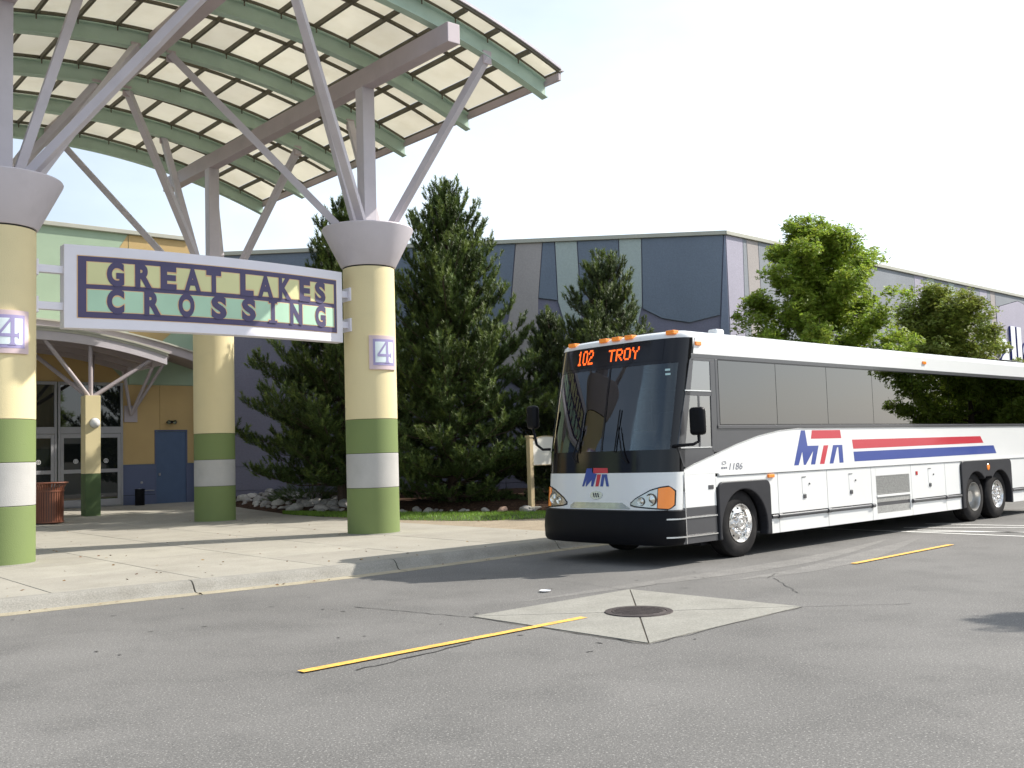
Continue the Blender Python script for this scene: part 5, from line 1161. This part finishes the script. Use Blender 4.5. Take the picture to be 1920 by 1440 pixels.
def maple_mesh(h, rad, seed, nclus, per, leaf=.062, base=1.9):
    """trunk, limbs, twigs and leaf triangles: leaf clumps sit on twig ends inside a lumpy crown, gaps left between limbs"""
    rng = np.random.default_rng(seed); tr = MB(); tr.tube([(0, 0, 0), (.03, 0, h*.16), (0, .02, h*.34), (.05, 0, h*.62), (.02, .03, h*.93)], [.13, .10, .08, .045, .012], 10)
    off = Vector((seed*1.7, seed*.3, 0))
    def env(z, a):
        t = (z-base)/(h-base); r_ = rad*max(0, 1-t)**.46*min(1, (t+.14)/.34)
        return r_*(1+.42*noise.noise(Vector((1.5*math.cos(a), 1.5*math.sin(a), z*.75))+off))
    C = []; nl = 34
    for i in range(nl):
        t = ((i+.5)/nl)**.9; z1 = base+.15+(h-base-.35)*t; a = i*2.39996+rng.normal()*.2; r1 = env(z1, a)*rng.uniform(.88, 1.05); z0 = max(.9, z1-.55*r1-.25); n = 6
        pts = []
        for k in range(n+1):
            s_ = k/n; pts.append(np.array([math.cos(a)*r1*s_, math.sin(a)*r1*s_, z0+(z1-z0)*(s_*.55+.45*s_*s_)])+rng.normal(size=3)*.03*s_)
        tr.tube([tuple(q) for q in pts], [.042*(1-.55*t), .034*(1-.55*t), .026*(1-.5*t), .02, .015, .010, .005], 6, cap=False)
        m = max(2, int(nclus/nl))
        for q in range(m):
            s_ = 1-.84*rng.random()**1.1; k = min(n-1, int(s_*n)); p = pts[k]+(pts[k+1]-pts[k])*(s_*n-k); d = rng.normal(size=3)*np.array([1, 1, .7]); d /= np.linalg.norm(d); e = p+d*rng.uniform(.08, .50)*(.5+.5*s_)
            rr_ = math.hypot(e[0], e[1]); lim = env(min(h-.05, max(base, e[2])), math.atan2(e[1], e[0]))*1.06+.05
            if rr_ > lim: e[:2] *= lim/rr_
            C.append(e)
            if q % 3 == 0: tr.tube([tuple(p), tuple((p+e)/2+np.array([0, 0, .03])), tuple(e)], [.008, .006, .004], 4, cap=False)
    for i in range(14): C.append(np.array([rng.normal()*.22, rng.normal()*.22, h-.05-.6*rng.random()]))
    C = np.array(C); m = len(C)
    U = rng.normal(size=(m, per, 3)); U /= np.linalg.norm(U, axis=2, keepdims=True); U *= rng.random((m, per, 1))**.45
    P = (C[:, None, :]+U*np.array([.30, .30, .20])*(.65+.7*rng.random((m, 1, 1)))).reshape(-1, 3); n = len(P)
    D = rng.normal(size=(n, 3))*.55+np.array([0, 0, .75]); D += .35*(P-np.array([0, 0, h*.5]))/np.linalg.norm(P-np.array([0, 0, h*.5]), axis=1, keepdims=True); D /= np.linalg.norm(D, axis=1, keepdims=True)
    L_ = leaf; T = np.array([[0, -L_, 0], [L_*.42, -L_*.25, .012], [L_*.95, L_*.15, .02], [0, L_*.1, -.006], [L_*.35, L_*.5, .01], [0, L_*1.25, .005], [-L_*.35, L_*.5, .01], [-L_*.95, L_*.15, .02], [-L_*.42, -L_*.25, .012]])
    F0 = np.array([[0, 1, 3], [1, 2, 3], [3, 4, 5], [3, 5, 6], [3, 7, 8], [3, 8, 0]]); Ss = rng.uniform(.75, 1.3, n)
    V = np.einsum('nij,vj->nvi', rot_to(D, rng), T)*Ss[:, None, None]+P[:, None, :]; F = (F0[None]+9*np.arange(n)[:, None, None]).reshape(-1, 3)
    return tr, V.reshape(-1, 3), F
def maple(label, x, y, z0, spec, m_, rot=0, group=None):
    t = thing('maple_tree', label, 'tree', (x, y, z0), rot, group); tr, V, F = spec; o = tr.build('trunk', M_bark, t, smooth=60); c = np_mesh('crown', V, F, m_, t, kind='stuff'); return t
A1 = maple_mesh(7.7, 3.15, 21, 1200, 62)
m1 = maple('tall bright green leafy tree rising behind the coach roof', 8.45, 27.2, .15, A1, M_map)
m2 = maple('shorter darker leafy tree with reddish leaf tips behind the coach tail', 12.5, 29.0, .15, maple_mesh(6.05, 2.45, 34, 760, 62, base=1.7), M_map2)
# trees across the road, outside the frame: they shade the road and are mirrored in the dark coach windows
def copy_tree(src, label, x, y, s_, rot, group=None):
    c = src.copy(); col.objects.link(c); c.location = (x, y, .1); c.scale = (s_, s_, s_); c.rotation_euler = (0, 0, rot); c['label'] = label
    if group: c['group'] = group
    for ch in list(src.children):
        k = ch.copy(); col.objects.link(k); k.parent = c
    return c
copy_tree(m1, 'leafy tree on the near side of the road whose shade falls on the asphalt', 13.0, 11.2, .95, 1.1)
for i, (x, y, s_, r_) in enumerate(((31.2, 28.2, 1.35, .4), (35.5, 35.5, 1.5, 2.0), (41.5, 40, 1.45, 3.3), (38, 33, 1.5, 4.4), (48, 46, 1.5, 5.2), (34, 31.5, 1.1, 1.2), (40, 36, 1.2, 2.6), (44, 42, 1.3, .1))):
    copy_tree(m1, 'leafy tree across the road, mirrored in the dark coach windows', x, y, s_, r_, 'trees across the road')
